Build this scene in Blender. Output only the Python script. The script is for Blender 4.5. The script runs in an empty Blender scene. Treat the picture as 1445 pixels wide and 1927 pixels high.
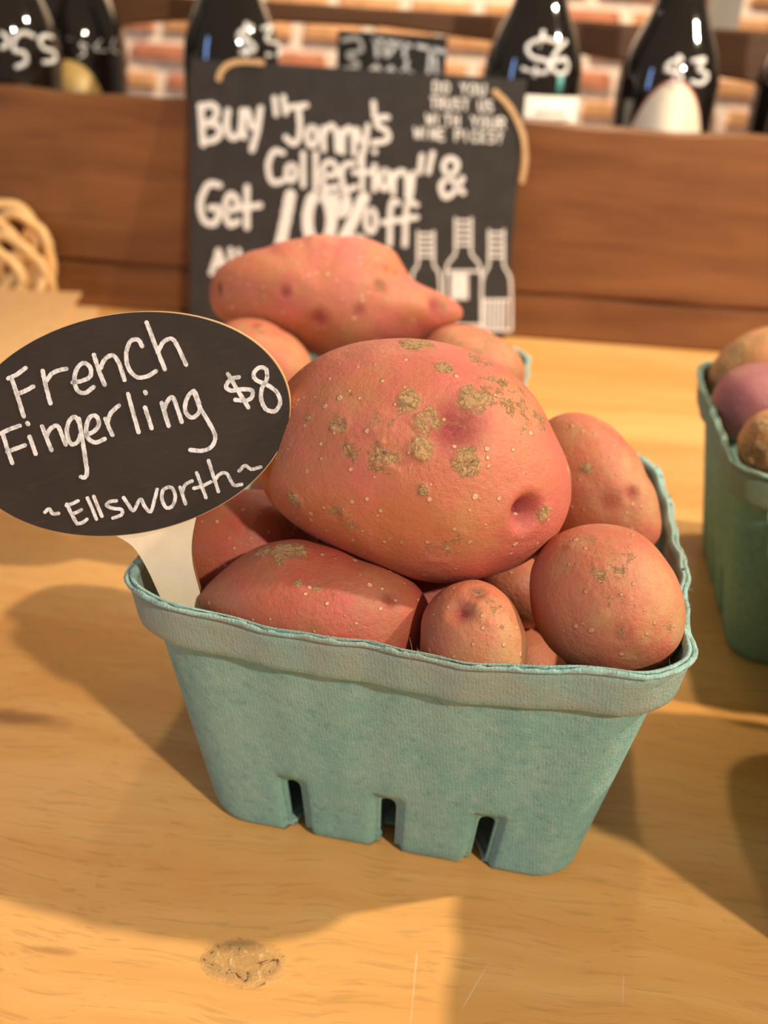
import bpy, bmesh, math, random
import numpy as np
from mathutils import Matrix, Vector

sc = bpy.context.scene
col = sc.collection

# ------------------------------------------------------------------ camera, world, lights, exposure
CAM = {"c":[0.005867,-0.252377,0.208257],"m":[0.9922782,0.1106832,0.0559751,-0.099393,0.4396179,0.8926685,0.0741957,-0.8913391,0.4472244],"F":1781.052}
FOCUS = 0.222
cd = bpy.data.cameras.new('camera')
cam = bpy.data.objects.new('camera', cd); col.objects.link(cam)
cm = CAM['m']
cam.matrix_world = Matrix(((cm[0], cm[3], cm[6], CAM['c'][0]), (cm[1], cm[4], cm[7], CAM['c'][1]), (cm[2], cm[5], cm[8], CAM['c'][2]), (0, 0, 0, 1)))
cd.sensor_fit = 'VERTICAL'; cd.sensor_height = 9.8; cd.sensor_width = 9.8 * 1445 / 1927
cd.lens = 9.8 * CAM['F'] / 1927
cd.clip_start = 0.01; cd.clip_end = 50
cd.dof.use_dof = True; cd.dof.focus_distance = FOCUS; cd.dof.aperture_fstop = cd.lens / 3.0
sc.camera = cam

w = bpy.data.worlds.new('room_light'); sc.world = w; w.use_nodes = True
bg = w.node_tree.nodes['Background']; bg.inputs[0].default_value = (1.0, 0.82, 0.62, 1); bg.inputs[1].default_value = 0.24

def lamp(name, loc, power, color, radius=0.035, target=(0, 0, 0.05), spot=None, blend=.4):
    ld = bpy.data.lights.new(name, 'SPOT' if spot else 'POINT')
    ld.energy = power; ld.color = color; ld.shadow_soft_size = radius
    if spot: ld.spot_size = math.radians(spot); ld.spot_blend = blend
    o = bpy.data.objects.new(name, ld); col.objects.link(o); o.location = loc
    o.rotation_euler = (Vector(target) - Vector(loc)).to_track_quat('-Z', 'Y').to_euler()
    return o
WARM = (1.0, 0.84, 0.62)
lamp('ceiling_spot_right', (1.25, 0.155, 1.22), 116, WARM, 0.026, (0, 0.2, 0), 70)
lamp('ceiling_spot_front', (0.83, -1.00, 1.03), 78, (1, .88, .70), 0.03, (0, 0.2, 0), 75)
lamp('added_back_fill', (0.10, 0.42, 1.35), 44, WARM, 0.03, (0.03, 0.30, 0), 33, .9)  # added narrow fill that brightens the far table, no known fixture
lamp('added_wall_fill', (-0.1, 1.75, 1.5), 205, WARM, 0.06, (0, 2.4, 0.2), 140)  # added fill so the distant brick wall reads bright, source unseen
# daylight from a shop window far to the left behind the photographer
ad = bpy.data.lights.new('window_daylight', 'AREA'); ad.shape = 'RECTANGLE'; ad.size = 0.3; ad.size_y = 1.2; ad.energy = 16; ad.color = (.30, .50, 1)
ao = bpy.data.objects.new('window_daylight', ad); col.objects.link(ao); ao.location = (-2.6, -1.6, 1.0)
ao.rotation_euler = (Vector((0, .3, .1)) - Vector(ao.location)).to_track_quat('-Z', 'Y').to_euler()

vs = sc.view_settings
vs.view_transform = 'Standard'; vs.look = 'None'; vs.gamma = 1; vs.use_curve_mapping = False; vs.exposure = 0.0
sc.display_settings.display_device = 'sRGB'

# ------------------------------------------------------------------ helpers
def tag(o, label=None, cat=None, group=None, kind=None):
    for k, v in (('label', label), ('category', cat), ('group', group), ('kind', kind)):
        if v: o[k] = v
    return o
def empty(name, loc=(0, 0, 0), rz=0):
    o = bpy.data.objects.new(name, None); col.objects.link(o); o.location = loc; o.rotation_euler = (0, 0, rz); o.empty_display_size = .02
    return o
def link(name, me, mat=None, parent=None, smooth=False):
    if mat is not None and not me.materials: me.materials.append(mat)
    if smooth: me.polygons.foreach_set('use_smooth', [True] * len(me.polygons))
    o = bpy.data.objects.new(name, me); col.objects.link(o)
    if parent: o.parent = parent
    return o
def pydata(name, v, f, mat=None, parent=None, smooth=False):
    me = bpy.data.meshes.new(name); me.from_pydata([tuple(map(float, p)) for p in v], [], f); me.update()
    return link(name, me, mat, parent, smooth)
def from_bm(name, bm, mat=None, parent=None, smooth=False):
    me = bpy.data.meshes.new(name); bm.to_mesh(me); bm.free(); me.update()
    return link(name, me, mat, parent, smooth)
def box_bm(x0, x1, y0, y1, z0, z1, bev=0.0, seg=2):
    bm = bmesh.new(); bmesh.ops.create_cube(bm, size=1)
    for v in bm.verts: v.co = Vector((x0 + (v.co.x + .5) * (x1 - x0), y0 + (v.co.y + .5) * (y1 - y0), z0 + (v.co.z + .5) * (z1 - z0)))
    if bev: bmesh.ops.bevel(bm, geom=bm.edges[:], offset=bev, segments=seg, affect='EDGES', profile=.5)
    return bm
def box(name, x0, x1, y0, y1, z0, z1, mat, parent=None, bev=0.0): return from_bm(name, box_bm(x0, x1, y0, y1, z0, z1, bev), mat, parent)
def catmull(P, n=8, closed=False):
    P = np.array(P, float)
    if len(P) < 3 and not closed:
        t = np.linspace(0, 1, n + 1)[:, None]; return P[0] * (1 - t) + P[-1] * t
    Q = np.vstack([P[-1:], P, P[:2]]) if closed else np.vstack([2 * P[0] - P[1], P, 2 * P[-1] - P[-2]])
    out = []
    for i in range(1, len(Q) - 2):
        a, b, c, d = Q[i - 1:i + 3]
        for k in range(n):
            t = k / n
            out.append(.5 * ((2 * b) + (c - a) * t + (2 * a - 5 * b + 4 * c - d) * t * t + (3 * b - a - 3 * c + d) * t ** 3))
    if not closed: out.append(P[-1])
    return np.array(out)

# --- node helpers
class NT:
    def __init__(s, name):
        s.m = bpy.data.materials.new(name); s.m.use_nodes = True; s.t = s.m.node_tree; s.n = s.t.nodes; s.l = s.t.links
        s.b = s.n['Principled BSDF']; s.out = s.n['Material Output']; s._c = None
    def new(s, t, **k):
        n = s.n.new(t)
        for a, v in k.items(): setattr(n, a, v)
        return n
    def set(s, sock, v):
        if hasattr(v, 'is_output') or isinstance(v, bpy.types.NodeSocket): s.l.new(v, sock)
        elif isinstance(v, (tuple, list)): sock.default_value = tuple(v) + ((1,) if len(v) == 3 and len(sock.default_value) == 4 else ())
        else: sock.default_value = v
    def co(s):
        if s._c is None: s._c = s.new('ShaderNodeTexCoord')
        return s._c.outputs['Object']
    def map(s, scale=(1, 1, 1), loc=(0, 0, 0), rot=(0, 0, 0), v=None):
        n = s.new('ShaderNodeMapping'); s.set(n.inputs[0], v or s.co()); s.set(n.inputs[1], loc); s.set(n.inputs[2], rot); s.set(n.inputs[3], scale); return n.outputs[0]
    def noise(s, scale, detail=4, rough=.55, v=None, dist=0.0, color=False):
        n = s.new('ShaderNodeTexNoise'); s.set(n.inputs['Vector'], v or s.co()); n.inputs['Scale'].default_value = scale; n.inputs['Detail'].default_value = detail; n.inputs['Roughness'].default_value = rough; n.inputs['Distortion'].default_value = dist
        return n.outputs['Color' if color else 'Fac']
    def wave(s, scale, dist=2, detail=2, v=None, dir='X', dscale=1.0):
        n = s.new('ShaderNodeTexWave', bands_direction=dir); s.set(n.inputs['Vector'], v or s.co()); n.inputs['Scale'].default_value = scale; n.inputs['Distortion'].default_value = dist; n.inputs['Detail'].default_value = detail; n.inputs['Detail Scale'].default_value = dscale
        return n.outputs['Fac']
    def vor(s, scale, v=None, rnd=1.0, feature='F1', out='Distance'):
        n = s.new('ShaderNodeTexVoronoi', feature=feature); s.set(n.inputs['Vector'], v or s.co()); n.inputs['Scale'].default_value = scale; n.inputs['Randomness'].default_value = rnd
        return n.outputs[out]
    def math(s, op, a, b=0.0, clamp=False):
        n = s.new('ShaderNodeMath', operation=op, use_clamp=clamp); s.set(n.inputs[0], a); s.set(n.inputs[1], b); return n.outputs[0]
    def step(s, x, lo, hi):
        n = s.new('ShaderNodeMapRange', interpolation_type='SMOOTHSTEP'); s.set(n.inputs['Value'], x); n.inputs['From Min'].default_value = lo; n.inputs['From Max'].default_value = hi; return n.outputs[0]
    def lin(s, x, a, b, c, d):
        n = s.new('ShaderNodeMapRange'); s.set(n.inputs['Value'], x)
        for k, q in zip(('From Min', 'From Max', 'To Min', 'To Max'), (a, b, c, d)): n.inputs[k].default_value = q
        return n.outputs[0]
    def mix(s, f, a, b, blend='MIX'):
        n = s.new('ShaderNodeMix', data_type='RGBA', blend_type=blend); s.set(n.inputs[0], f); s.set(n.inputs[6], a); s.set(n.inputs[7], b); return n.outputs[2]
    def attr(s, name): return s.new('ShaderNodeAttribute', attribute_name=name).outputs['Fac']
    def sep(s, v): 
        n = s.new('ShaderNodeSeparateXYZ'); s.set(n.inputs[0], v); return n.outputs
    def vec(s, x, y, z):
        n = s.new('ShaderNodeCombineXYZ'); s.set(n.inputs[0], x); s.set(n.inputs[1], y); s.set(n.inputs[2], z); return n.outputs[0]
    def bump(s, h, dist=.001, strength=1.0, prev=None):
        n = s.new('ShaderNodeBump'); s.set(n.inputs['Height'], h); n.inputs['Distance'].default_value = dist; n.inputs['Strength'].default_value = strength
        if prev is not None: s.l.new(prev, n.inputs['Normal'])
        return n.outputs[0]
    def fin(s, color=None, rough=.5, normal=None, **kw):
        if color is not None: s.set(s.b.inputs['Base Color'], color)
        s.set(s.b.inputs['Roughness'], rough)
        if normal is not None: s.l.new(normal, s.b.inputs['Normal'])
        for k, v in kw.items(): s.set(s.b.inputs[k.replace('_', ' ')], v)
        return s.m

# ------------------------------------------------------------------ materials
def mat_table():
    t = NT('pine_table'); c = t.co()
    warp = t.noise(7, 3, .5, color=True)
    cv = t.new('ShaderNodeVectorMath', operation='SCALE'); t.set(cv.inputs[0], warp); cv.inputs['Scale'].default_value = .05
    ad_ = t.new('ShaderNodeVectorMath', operation='ADD'); t.set(ad_.inputs[0], c); t.l.new(cv.outputs[0], ad_.inputs[1])
    # grain bent around the knots
    P = t.sep(ad_.outputs[0]); O = t.sep(c)
    def knot(x, y, rx, ry):
        dx = t.math('DIVIDE', t.math('SUBTRACT', O[0], x), rx); dy = t.math('DIVIDE', t.math('SUBTRACT', O[1], y), ry)
        return t.math('SQRT', t.math('ADD', t.math('MULTIPLY', dx, dx), t.math('MULTIPLY', dy, dy)))
    k1 = knot(-.133, -.016, .022, .0045); k2 = knot(-.035, -.095, .011, .0065); k3 = knot(-.083, -.099, .010, .0015); k4 = knot(-.02, .30, .05, .012)
    yy = t.math('ADD', P[1], t.math('MULTIPLY', t.math('DIVIDE', .01, t.math('ADD', k2, .8)), .6))
    yy = t.math('ADD', yy, t.math('MULTIPLY', t.math('DIVIDE', .01, t.math('ADD', k1, .8)), .8))
    g = t.vec(t.math('MULTIPLY', P[0], .06), yy, P[2])
    broad = t.noise(26, 3, .5, v=g); fine = t.noise(160, 4, .6, v=g); vfine = t.noise(700, 2, .6, v=g)
    f = t.math('ADD', t.math('MULTIPLY', broad, .75), t.math('MULTIPLY', fine, .3))
    base = t.mix(t.step(f, .40, .66), (.84, .470, .165), (.72, .340, .090))
    base = t.mix(t.math('MULTIPLY', t.step(t.noise(4, 3, .6), .45, .7), .35), base, (.74, .36, .11))
    base = t.mix(t.math('MULTIPLY', t.step(vfine, .52, .70), .34), base, (.42, .22, .07))
    n1 = t.noise(90, 4, .6)
    e1 = t.step(t.math('ADD', k1, t.math('MULTIPLY', n1, 1.2)), 1.9, .6)
    base = t.mix(t.math('MULTIPLY', e1, .75), base, (.22, .085, .03))
    e3 = t.step(t.math('ADD', k3, t.math('MULTIPLY', n1, 1.0)), 1.5, .6)
    base = t.mix(t.math('MULTIPLY', e3, .5), base, (.30, .11, .03))
    n2 = t.noise(260, 5, .7, dist=1.2); e2 = t.step(t.math('ADD', k2, t.math('MULTIPLY', n2, .5)), 1.35, 1.0)
    base = t.mix(t.math('MULTIPLY', e2, t.lin(n2, .3, .7, .85, .35)), base, (.42, .25, .10))
    base = t.mix(t.math('MULTIPLY', e2, t.step(n2, .60, .66)), base, (.75, .55, .30))
    base = t.mix(t.math('MULTIPLY', e2, t.step(n2, .42, .36)), base, (.12, .06, .02))
    # scratches: thin pale cuts
    def scratch(x0, y0, x1, y1, wd):
        L = math.hypot(x1 - x0, y1 - y0); ux, uy = (x1 - x0) / L, (y1 - y0) / L
        ax = t.math('SUBTRACT', O[0], x0); ay = t.math('SUBTRACT', O[1], y0)
        al = t.math('ADD', t.math('MULTIPLY', ax, ux), t.math('MULTIPLY', ay, uy)); pe = t.math('ABSOLUTE', t.math('SUBTRACT', t.math('MULTIPLY', ax, uy), t.math('MULTIPLY', ay, ux)))
        return t.math('MULTIPLY', t.step(pe, wd, wd * .4), t.math('MULTIPLY', t.step(al, 0, .002), t.step(al, L, L - .004)))
    for a in ((.0075, -.0845, .0075, -.107, .0003), (.0265, -.084, .0190, -.1005, .00025), (.0125, -.0855, .0265, -.0845, .0002), (.060, -.083, .0585, -.0935, .00025)):
        base = t.mix(t.math('MULTIPLY', scratch(*a), t.lin(n1, .3, .7, .1, .6)), base, (.88, .68, .42))
    h = t.math('ADD', t.math('MULTIPLY', fine, .35), t.math('ADD', t.math('MULTIPLY', vfine, .2), t.math('MULTIPLY', t.math('MULTIPLY', e2, n2), 3.0)))
    return t.fin(base, t.lin(fine, .3, .7, .30, .46), t.bump(h, .0006, .5), Specular_IOR_Level=.5, Coat_Weight=.25, Coat_Roughness=.22)

def mat_stained(name, a, b, scale=1.0, rough=.5):
    t = NT(name); v = t.map((.10 * scale, 1 * scale, 1 * scale))
    n = t.noise(38, 5, .6, v=v, dist=.6); f = t.noise(300, 4, .6, v=t.map((.06, 1, 1))); bl = t.noise(9, 3, .6)
    c = t.mix(t.step(n, .3, .72), a, b); c = t.mix(t.math('MULTIPLY', t.step(f, .5, .75), .35), c, tuple(x * .5 for x in a))
    c = t.mix(t.math('MULTIPLY', t.step(bl, .5, .75), .35), c, tuple(x * .45 for x in a))
    return t.fin(c, rough, t.bump(t.math('ADD', n, f), .0008, .5))

def mat_pulp(name, tint=(1, 1, 1), dark=1.0):
    t = NT(name); c = t.co(); z = t.sep(c)[2]
    m = lambda k: tuple(k[i] * tint[i] * dark for i in range(3))
    big = t.noise(55, 4, .6); mid = t.noise(330, 4, .65); fib = t.noise(1500, 3, .7)
    base = t.mix(t.step(big, .3, .75), m((.215, .425, .395)), m((.285, .475, .425)))
    base = t.mix(t.math('MULTIPLY', t.step(mid, .5, .72), .45), base, m((.42, .56, .47)))
    base = t.mix(t.math('MULTIPLY', t.step(mid, .46, .3), .5), base, m((.125, .30, .295)))
    # handled, dusty collar
    wear = t.math('MULTIPLY', t.step(z, .0695, .0715), t.lin(t.noise(70, 4, .7), .3, .7, .25, .95))
    base = t.mix(wear, base, m((.335, .370, .315)))
    edge = t.math('MULTIPLY', t.step(z, .0815, .0832), t.lin(mid, .35, .65, .0, .8)); base = t.mix(edge, base, m((.38, .66, .62)))
    fl = t.step(t.vor(420), .11, .05); base = t.mix(t.math('MULTIPLY', fl, t.step(t.noise(140, 2), .52, .62)), base, m((.62, .60, .45)))
    dk = t.step(t.vor(300, v=t.map(loc=(3, 1, 2))), .07, .03); base = t.mix(t.math('MULTIPLY', dk, t.step(t.noise(120, 2, v=t.map(loc=(1, 5, 2))), .55, .6)), base, m((.07, .13, .12)))
    # felt-screen ribs of the moulded pulp
    rib = t.wave(360, 5.0, 3, v=t.map((1, 1, .28), rot=(0, .35, .0)), dir='X', dscale=2.0)
    h = t.math('ADD', t.math('MULTIPLY', rib, .10), t.math('ADD', t.math('MULTIPLY', mid, 1.1), t.math('MULTIPLY', fib, .9)))
    base = t.mix(t.lin(rib, 0, 1, .07, 0), base, m((.10, .20, .18)))
    return t.fin(base, .92, t.bump(h, .00055, .75), Specular_IOR_Level=.2)

def mat_potato(name, pal, dots=1.0, scabby=1.0, rough=.5, dust=.55):
    """pal: main, rosy, sandy, eye"""
    t = NT(name); main, rosy, sandy, eye = pal
    big = t.noise(30, 4, .6); mid = t.noise(130, 5, .65); fine = t.noise(900, 4, .7); grit = t.noise(2600, 2, .6)
    c = t.mix(t.step(big, .42, .60), main, rosy)
    c = t.mix(t.math('MULTIPLY', t.step(t.noise(52, 5, .7, v=t.map(loc=(2, 3, 4))), .44, .70), dust), c, sandy)
    c = t.mix(t.math('MULTIPLY', t.step(mid, .48, .70), .40), c, tuple(min(1, q * 1.28) for q in rosy))
    c = t.mix(t.math('MULTIPLY', t.step(mid, .46, .30), .35), c, tuple(q * .78 for q in main))
    ey = t.attr('eye'); c = t.mix(t.math('MULTIPLY', ey, .85), c, eye)
    # russeted scabs at marked places, edges broken by noise
    sn = t.noise(620, 6, .78, dist=1.6); sm = t.noise(230, 4, .65, dist=.8)
    sa = t.math('ADD', t.attr('scab'), t.math('ADD', t.math('MULTIPLY', t.math('SUBTRACT', sm, .5), 2.3), t.math('MULTIPLY', t.math('SUBTRACT', sn, .5), 1.5)))
    scab = t.step(sa, .62, .78)
    halo = t.step(sa, .20, .75)
    c = t.mix(t.math('MULTIPLY', halo, .40 * scabby), c, sandy)
    tan = t.mix(t.step(sn, .30, .47), (.36, .16, .05), (.90, .56, .26))
    wc = t.new('ShaderNodeVectorMath', operation='SCALE'); t.set(wc.inputs[0], t.noise(700, 4, .7, color=True)); wc.inputs['Scale'].default_value = .006
    wa = t.new('ShaderNodeVectorMath', operation='ADD'); t.set(wa.inputs[0], t.co()); t.l.new(wc.outputs[0], wa.inputs[1])
    crack = t.math('MULTIPLY', t.step(t.vor(430, v=wa.outputs[0], feature='DISTANCE_TO_EDGE'), .13, .02), t.step(sm, .40, .60)); tan = t.mix(t.math('MULTIPLY', crack, .75), tan, (.20, .075, .02))
    c = t.mix(t.math('MULTIPLY', scab, .92 * scabby), c, tan)
    # lenticels: pale raised flecks, some larger than others
    vv = t.map((1, 1, 1)); vd = t.vor(285, v=vv); sp = t.sep(t.vor(285, v=vv, out='Color'))
    size = t.lin(t.math('POWER', sp[0], 2.5), 0, 1, .15, .29); pres = t.step(sp[1], .12, .14)
    fl = t.math('MULTIPLY', t.math('SUBTRACT', 1.0, t.math('DIVIDE', t.math('ADD', vd, t.math('MULTIPLY', t.math('SUBTRACT', fine, .5), .22)), size), clamp=True), pres)
    fleck = t.step(fl, .08, .40); core = t.step(fl, .5, .8)
    c = t.mix(t.math('MULTIPLY', fleck, .80 * dots), c, (.74, .46, .27))
    c = t.mix(t.math('MULTIPLY', core, t.math('MULTIPLY', t.step(sp[2], .6, .65), .5 * dots)), c, (.34, .15, .06))
    d2 = t.math('MULTIPLY', t.step(t.vor(120, v=t.map(loc=(7, 1, 3))), .10, .05), t.step(t.noise(70, 2, v=t.map(loc=(4, 4, 1))), .52, .58))
    c = t.mix(t.math('MULTIPLY', d2, .7), c, (.20, .09, .04))
    c = t.mix(t.math('MULTIPLY', t.step(grit, .55, .68), .28), c, sandy)
    h = t.math('ADD', t.math('MULTIPLY', fine, .42), t.math('ADD', t.math('MULTIPLY', fleck, .60), t.math('MULTIPLY', scab, t.math('SUBTRACT', t.lin(sn, .25, .75, -.3, 1.5), t.math('MULTIPLY', crack, .9)))))
    h = t.math('ADD', h, t.math('ADD', t.math('MULTIPLY', mid, 1.1), t.math('MULTIPLY', ey, t.math('MULTIPLY', sn, 1.0))))
    r = t.mix(scab, t.mix(fine, (rough - .1,) * 3, (rough + .14,) * 3), (.8,) * 3)
    return t.fin(c, r, t.bump(h, .00065, .85), Specular_IOR_Level=.45, Subsurface_Weight=.06, Subsurface_Radius=(.004, .0015, .0008), Subsurface_Scale=1.0)

def mat_plain(name, colr, rough=.6, var=.15, scale=80, **kw):
    t = NT(name); n = t.noise(scale, 4, .6)
    c = t.mix(t.step(n, .3, .7), tuple(x * (1 - var) for x in colr), tuple(min(1, x * (1 + var)) for x in colr))
    return t.fin(c, rough, t.bump(n, .0004, .4), **kw)
def mat_chalkboard(name, colr):
    t = NT(name); n = t.noise(60, 4, .6); f = t.noise(900, 3, .6, v=t.map((.15, 1, 1)))
    c = t.mix(t.step(n, .3, .75), colr, tuple(x * 1.35 for x in colr)); c = t.mix(t.math('MULTIPLY', t.step(f, .55, .75), .4), c, tuple(x * 2.0 for x in colr))
    return t.fin(c, .62, t.bump(f, .0002, .3), Specular_IOR_Level=.35)
def mat_marker(name, colr, lo):
    t = NT(name); n = t.noise(1400, 4, .7, v=t.map((1, .35, 1))); m_ = t.noise(420, 3, .6)
    c = t.mix(t.step(t.math('ADD', t.math('MULTIPLY', n, .6), t.math('MULTIPLY', m_, .4)), .38, .56), lo, colr)
    return t.fin(c, .7)

M = {}
M['table'] = mat_table()
M['crate'] = mat_stained('stained_crate_board', (.165, .060, .020), (.285, .113, .038), rough=.42)
M['crate_dark'] = mat_stained('stained_rail_board', (.105, .042, .018), (.16, .066, .026), rough=.5)
M['pulp'] = mat_pulp('teal_moulded_pulp')
M['pulp_b'] = mat_pulp('green_moulded_pulp', (.97, .90, .76), .95)
PINK = ((.52, .165, .076), (.55, .138, .105), (.52, .250, .110), (.30, .025, .040))
RED = ((.42, .115, .060), (.43, .070, .055), (.40, .185, .085), (.25, .03, .03))
TAN = ((.52, .175, .085), (.50, .125, .075), (.50, .270, .125), (.36, .05, .045))
M['pot_big'] = mat_potato('rosy_potato_skin', PINK, 1.0)
M['pot_red'] = mat_potato('red_potato_skin', RED, .9)
M['pot_tan'] = mat_potato('sandy_pink_potato_skin', TAN, .55, 1.0, .55, .95)
M['pot_purple'] = mat_potato('purple_pink_potato_skin', ((.36, .115, .115), (.33, .095, .12), (.42, .19, .13), (.2, .03, .05)), .3)
M['pot_gold'] = mat_potato('gold_russet_potato_skin', ((.48, .21, .08), (.50, .19, .09), (.50, .28, .07), (.34, .12, .05)), .5, 1.0)
M['ply'] = mat_plain('birch_plywood', (.84, .70, .52), .6, .05, 120)
M['burnt'] = mat_plain('laser_cut_edge', (.34, .17, .07), .7, .2, 300)
M['ply_edge'] = mat_stained('cut_plywood_edge', (.60, .36, .17), (.74, .50, .27), rough=.7)
M['chalk_sign'] = mat_chalkboard('black_sign_face', (.030, .022, .018))
M['chalk_back'] = mat_chalkboard('black_chalkboard_face', (.032, .029, .028))
M['white_ink'] = mat_marker('white_paint_marker', (.82, .82, .86), (.44, .43, .44))
M['white_chalk'] = mat_marker('white_chalk_lettering', (.95, .94, .92), (.80, .79, .77))
M['glass'] = mat_plain('dark_bottle_glass', (.012, .008, .006), .06, .2, 20, Specular_IOR_Level=.6, Coat_Weight=.5, Coat_Roughness=.03)
M['label'] = mat_plain('white_paper_label', (.86, .80, .72), .6, .05)
M['label_cream'] = mat_plain('cream_paper_label', (.80, .70, .55), .6, .06)
M['label_red'] = mat_plain('red_label_line', (.55, .16, .10), .6, .1)
M['label_gold'] = mat_plain('gold_label', (.55, .36, .12), .4, .2)
M['label_grey'] = mat_plain('grey_label_print', (.45, .42, .38), .7, .1)
M['kraft'] = mat_plain('brown_kraft_paper', (.76, .44, .19), .75, .06, 120)
M['rubber'] = mat_plain('tan_rubber', (.86, .55, .24), .5, .12, 90, Subsurface_Weight=.1, Subsurface_Radius=(.003, .0015, .0006), Subsurface_Scale=1.0)
M['mortar'] = mat_plain('pale_mortar', (.80, .66, .54), .95, .15, 40)
M['brick_r'] = mat_plain('red_brick', (.46, .165, .085), .9, .25, 60)
M['brick_o'] = mat_plain('orange_brick', (.62, .31, .14), .9, .2, 50)
M['floor'] = mat_plain('grey_concrete', (.30, .26, .22), .8, .15, 8)
M['card'] = mat_plain('pale_grey_card', (.62, .56, .50), .7, .05)
M['sticker'] = mat_plain('teal_sticker', (.10, .42, .40), .5, .1)

# ------------------------------------------------------------------ structure: floor, brick wall, table, crate
floor = box('floor', -2.5, 2.5, -2.0, 2.6, -.86, -.80, M['floor']); tag(floor, 'plain grey concrete shop floor under the table', 'floor', kind='structure')
WY = 2.40
wall = box('wall_back', -2.5, 2.5, WY, WY + .12, -.80, 2.3, M['mortar']); tag(wall, 'orange and red brick wall behind the wine bottles', 'wall', kind='structure')
rng = random.Random(5)
bl, bh, joint = .150, .038, .030
protos = []
for k, mm in enumerate(('brick_r', 'brick_o', 'brick_r', 'brick_o')):
    bm = box_bm(-bl / 2, bl / 2, -.012, .02, -bh / 2, bh / 2, .005, 1)
    for v in bm.verts: v.co += Vector((rng.uniform(-.006, .006), rng.uniform(-.003, .001), rng.uniform(-.004, .004)))
    me = bpy.data.meshes.new('brick'); bm.to_mesh(me); bm.free(); me.materials.append(M[mm]); protos.append(me)
for row in range(11):
    zc = -.13 + row * (bh + joint); off = (row % 2) * (bl + joint) / 2
    for i in range(-7, 6):
        xc = i * (bl + joint) + off + .03
        pr = rng.random()
        o = link('brick', protos[(0 if pr < .55 else 1) if xc < -.62 else (1 if pr < .8 else 0)], None, wall); o.location = (xc, WY, zc)

table = empty('display_table', (0, 0, -.80)); tag(table, 'pale yellow pine table top with knots and scratches', 'table')
tt = box('tabletop', -.95, .95, -.42, .95, -.035, 0, M['table'], None, .002); tt.parent = table; tt.location = (0, 0, .80)
for x in (-.88, .88):
    for y in (-.34, .87):
        bm = box_bm(-.035, .035, -.035, .035, 0, .765, .004)
        for v in bm.verts:
            if v.co.z < .3: v.co.x *= .75; v.co.y *= .75
        lg = from_bm('leg', bm, M['table'], table); lg.location = (x, y, 0)

def jitter_plank(name, x0, x1, y0, y1, z0, z1, mat, parent, seed, amp=.0012, nx=60, arch=None):
    """a board with slightly wavy sawn edges; arch(x) raises the lower edge"""
    r = random.Random(seed); ph = [r.uniform(0, 6.28) for _ in range(6)]
    wv = lambda x, k: amp * (math.sin(x * 31 + ph[k]) + .6 * math.sin(x * 83 + ph[k + 1]))
    V, Fc = [], []
    ch = .0025
    for i in range(nx + 1):
        x = x0 + (x1 - x0) * i / nx
        zt = z1 + wv(x, 0); zb = (arch(x) if arch else z0) + wv(x, 2) * .4
        V += [(x, y0, zb + ch), (x, y0 + ch, zb), (x, y1 - ch, zb), (x, y1, zb + ch), (x, y1, zt - ch), (x, y1 - ch, zt), (x, y0 + ch, zt), (x, y0, zt - ch)]
    for i in range(nx):
        for k in range(8): a = i * 8 + k; b = i * 8 + (k + 1) % 8; Fc.append((a, b, b + 8, a + 8))
    Fc.append(tuple(range(8))); e = nx * 8; Fc.append(tuple(e + k for k in range(7, -1, -1)))
    o = pydata(name, V, Fc, mat, parent)
    bm = bmesh.new(); bm.from_mesh(o.data); bmesh.ops.recalc_face_normals(bm, faces=bm.faces[:]); bm.to_mesh(o.data); bm.free()
    return o
PY = .4926
rack = empty('wine_crate', (0, PY, 0), math.radians(2.5)); tag(rack, 'dark brown stained wooden crate holding the wine bottles', 'crate')
def rk(o): o.location = (0, -PY, 0); return o
rk(jitter_plank('board', -.62, .46, PY, PY + .018, .0367, .160, M['crate'], rack, 1))
rk(jitter_plank('board', -.62, .46, PY + .001, PY + .019, 0.0, .0352, M['crate'], rack, 2, .0003))
rk(jitter_plank('base_board', -.62, .46, PY + .019, .69, 0.0, .018, M['crate_dark'], rack, 3, .0))
RX = (-.409, -.341, -.278, -.19, -.091, .066, .241); RZ = (.1929, .204, .2113, .2155, .2165, .2065, .1906)
def arch(x): return float(np.interp(x, (-.62,) + RX + (.46,), (.150,) + RZ + (.160,)))
rk(jitter_plank('arched_rail', -.62, .46, .69, .708, .19, .2315, M['crate_dark'], rack, 4, .0004, 90, arch))
for x in (-.638, .46):
    bm = box_bm(x, x + .018, PY, .708, 0, .235, .002); rk(from_bm('end_panel', bm, M['crate_dark'], rack))

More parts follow.
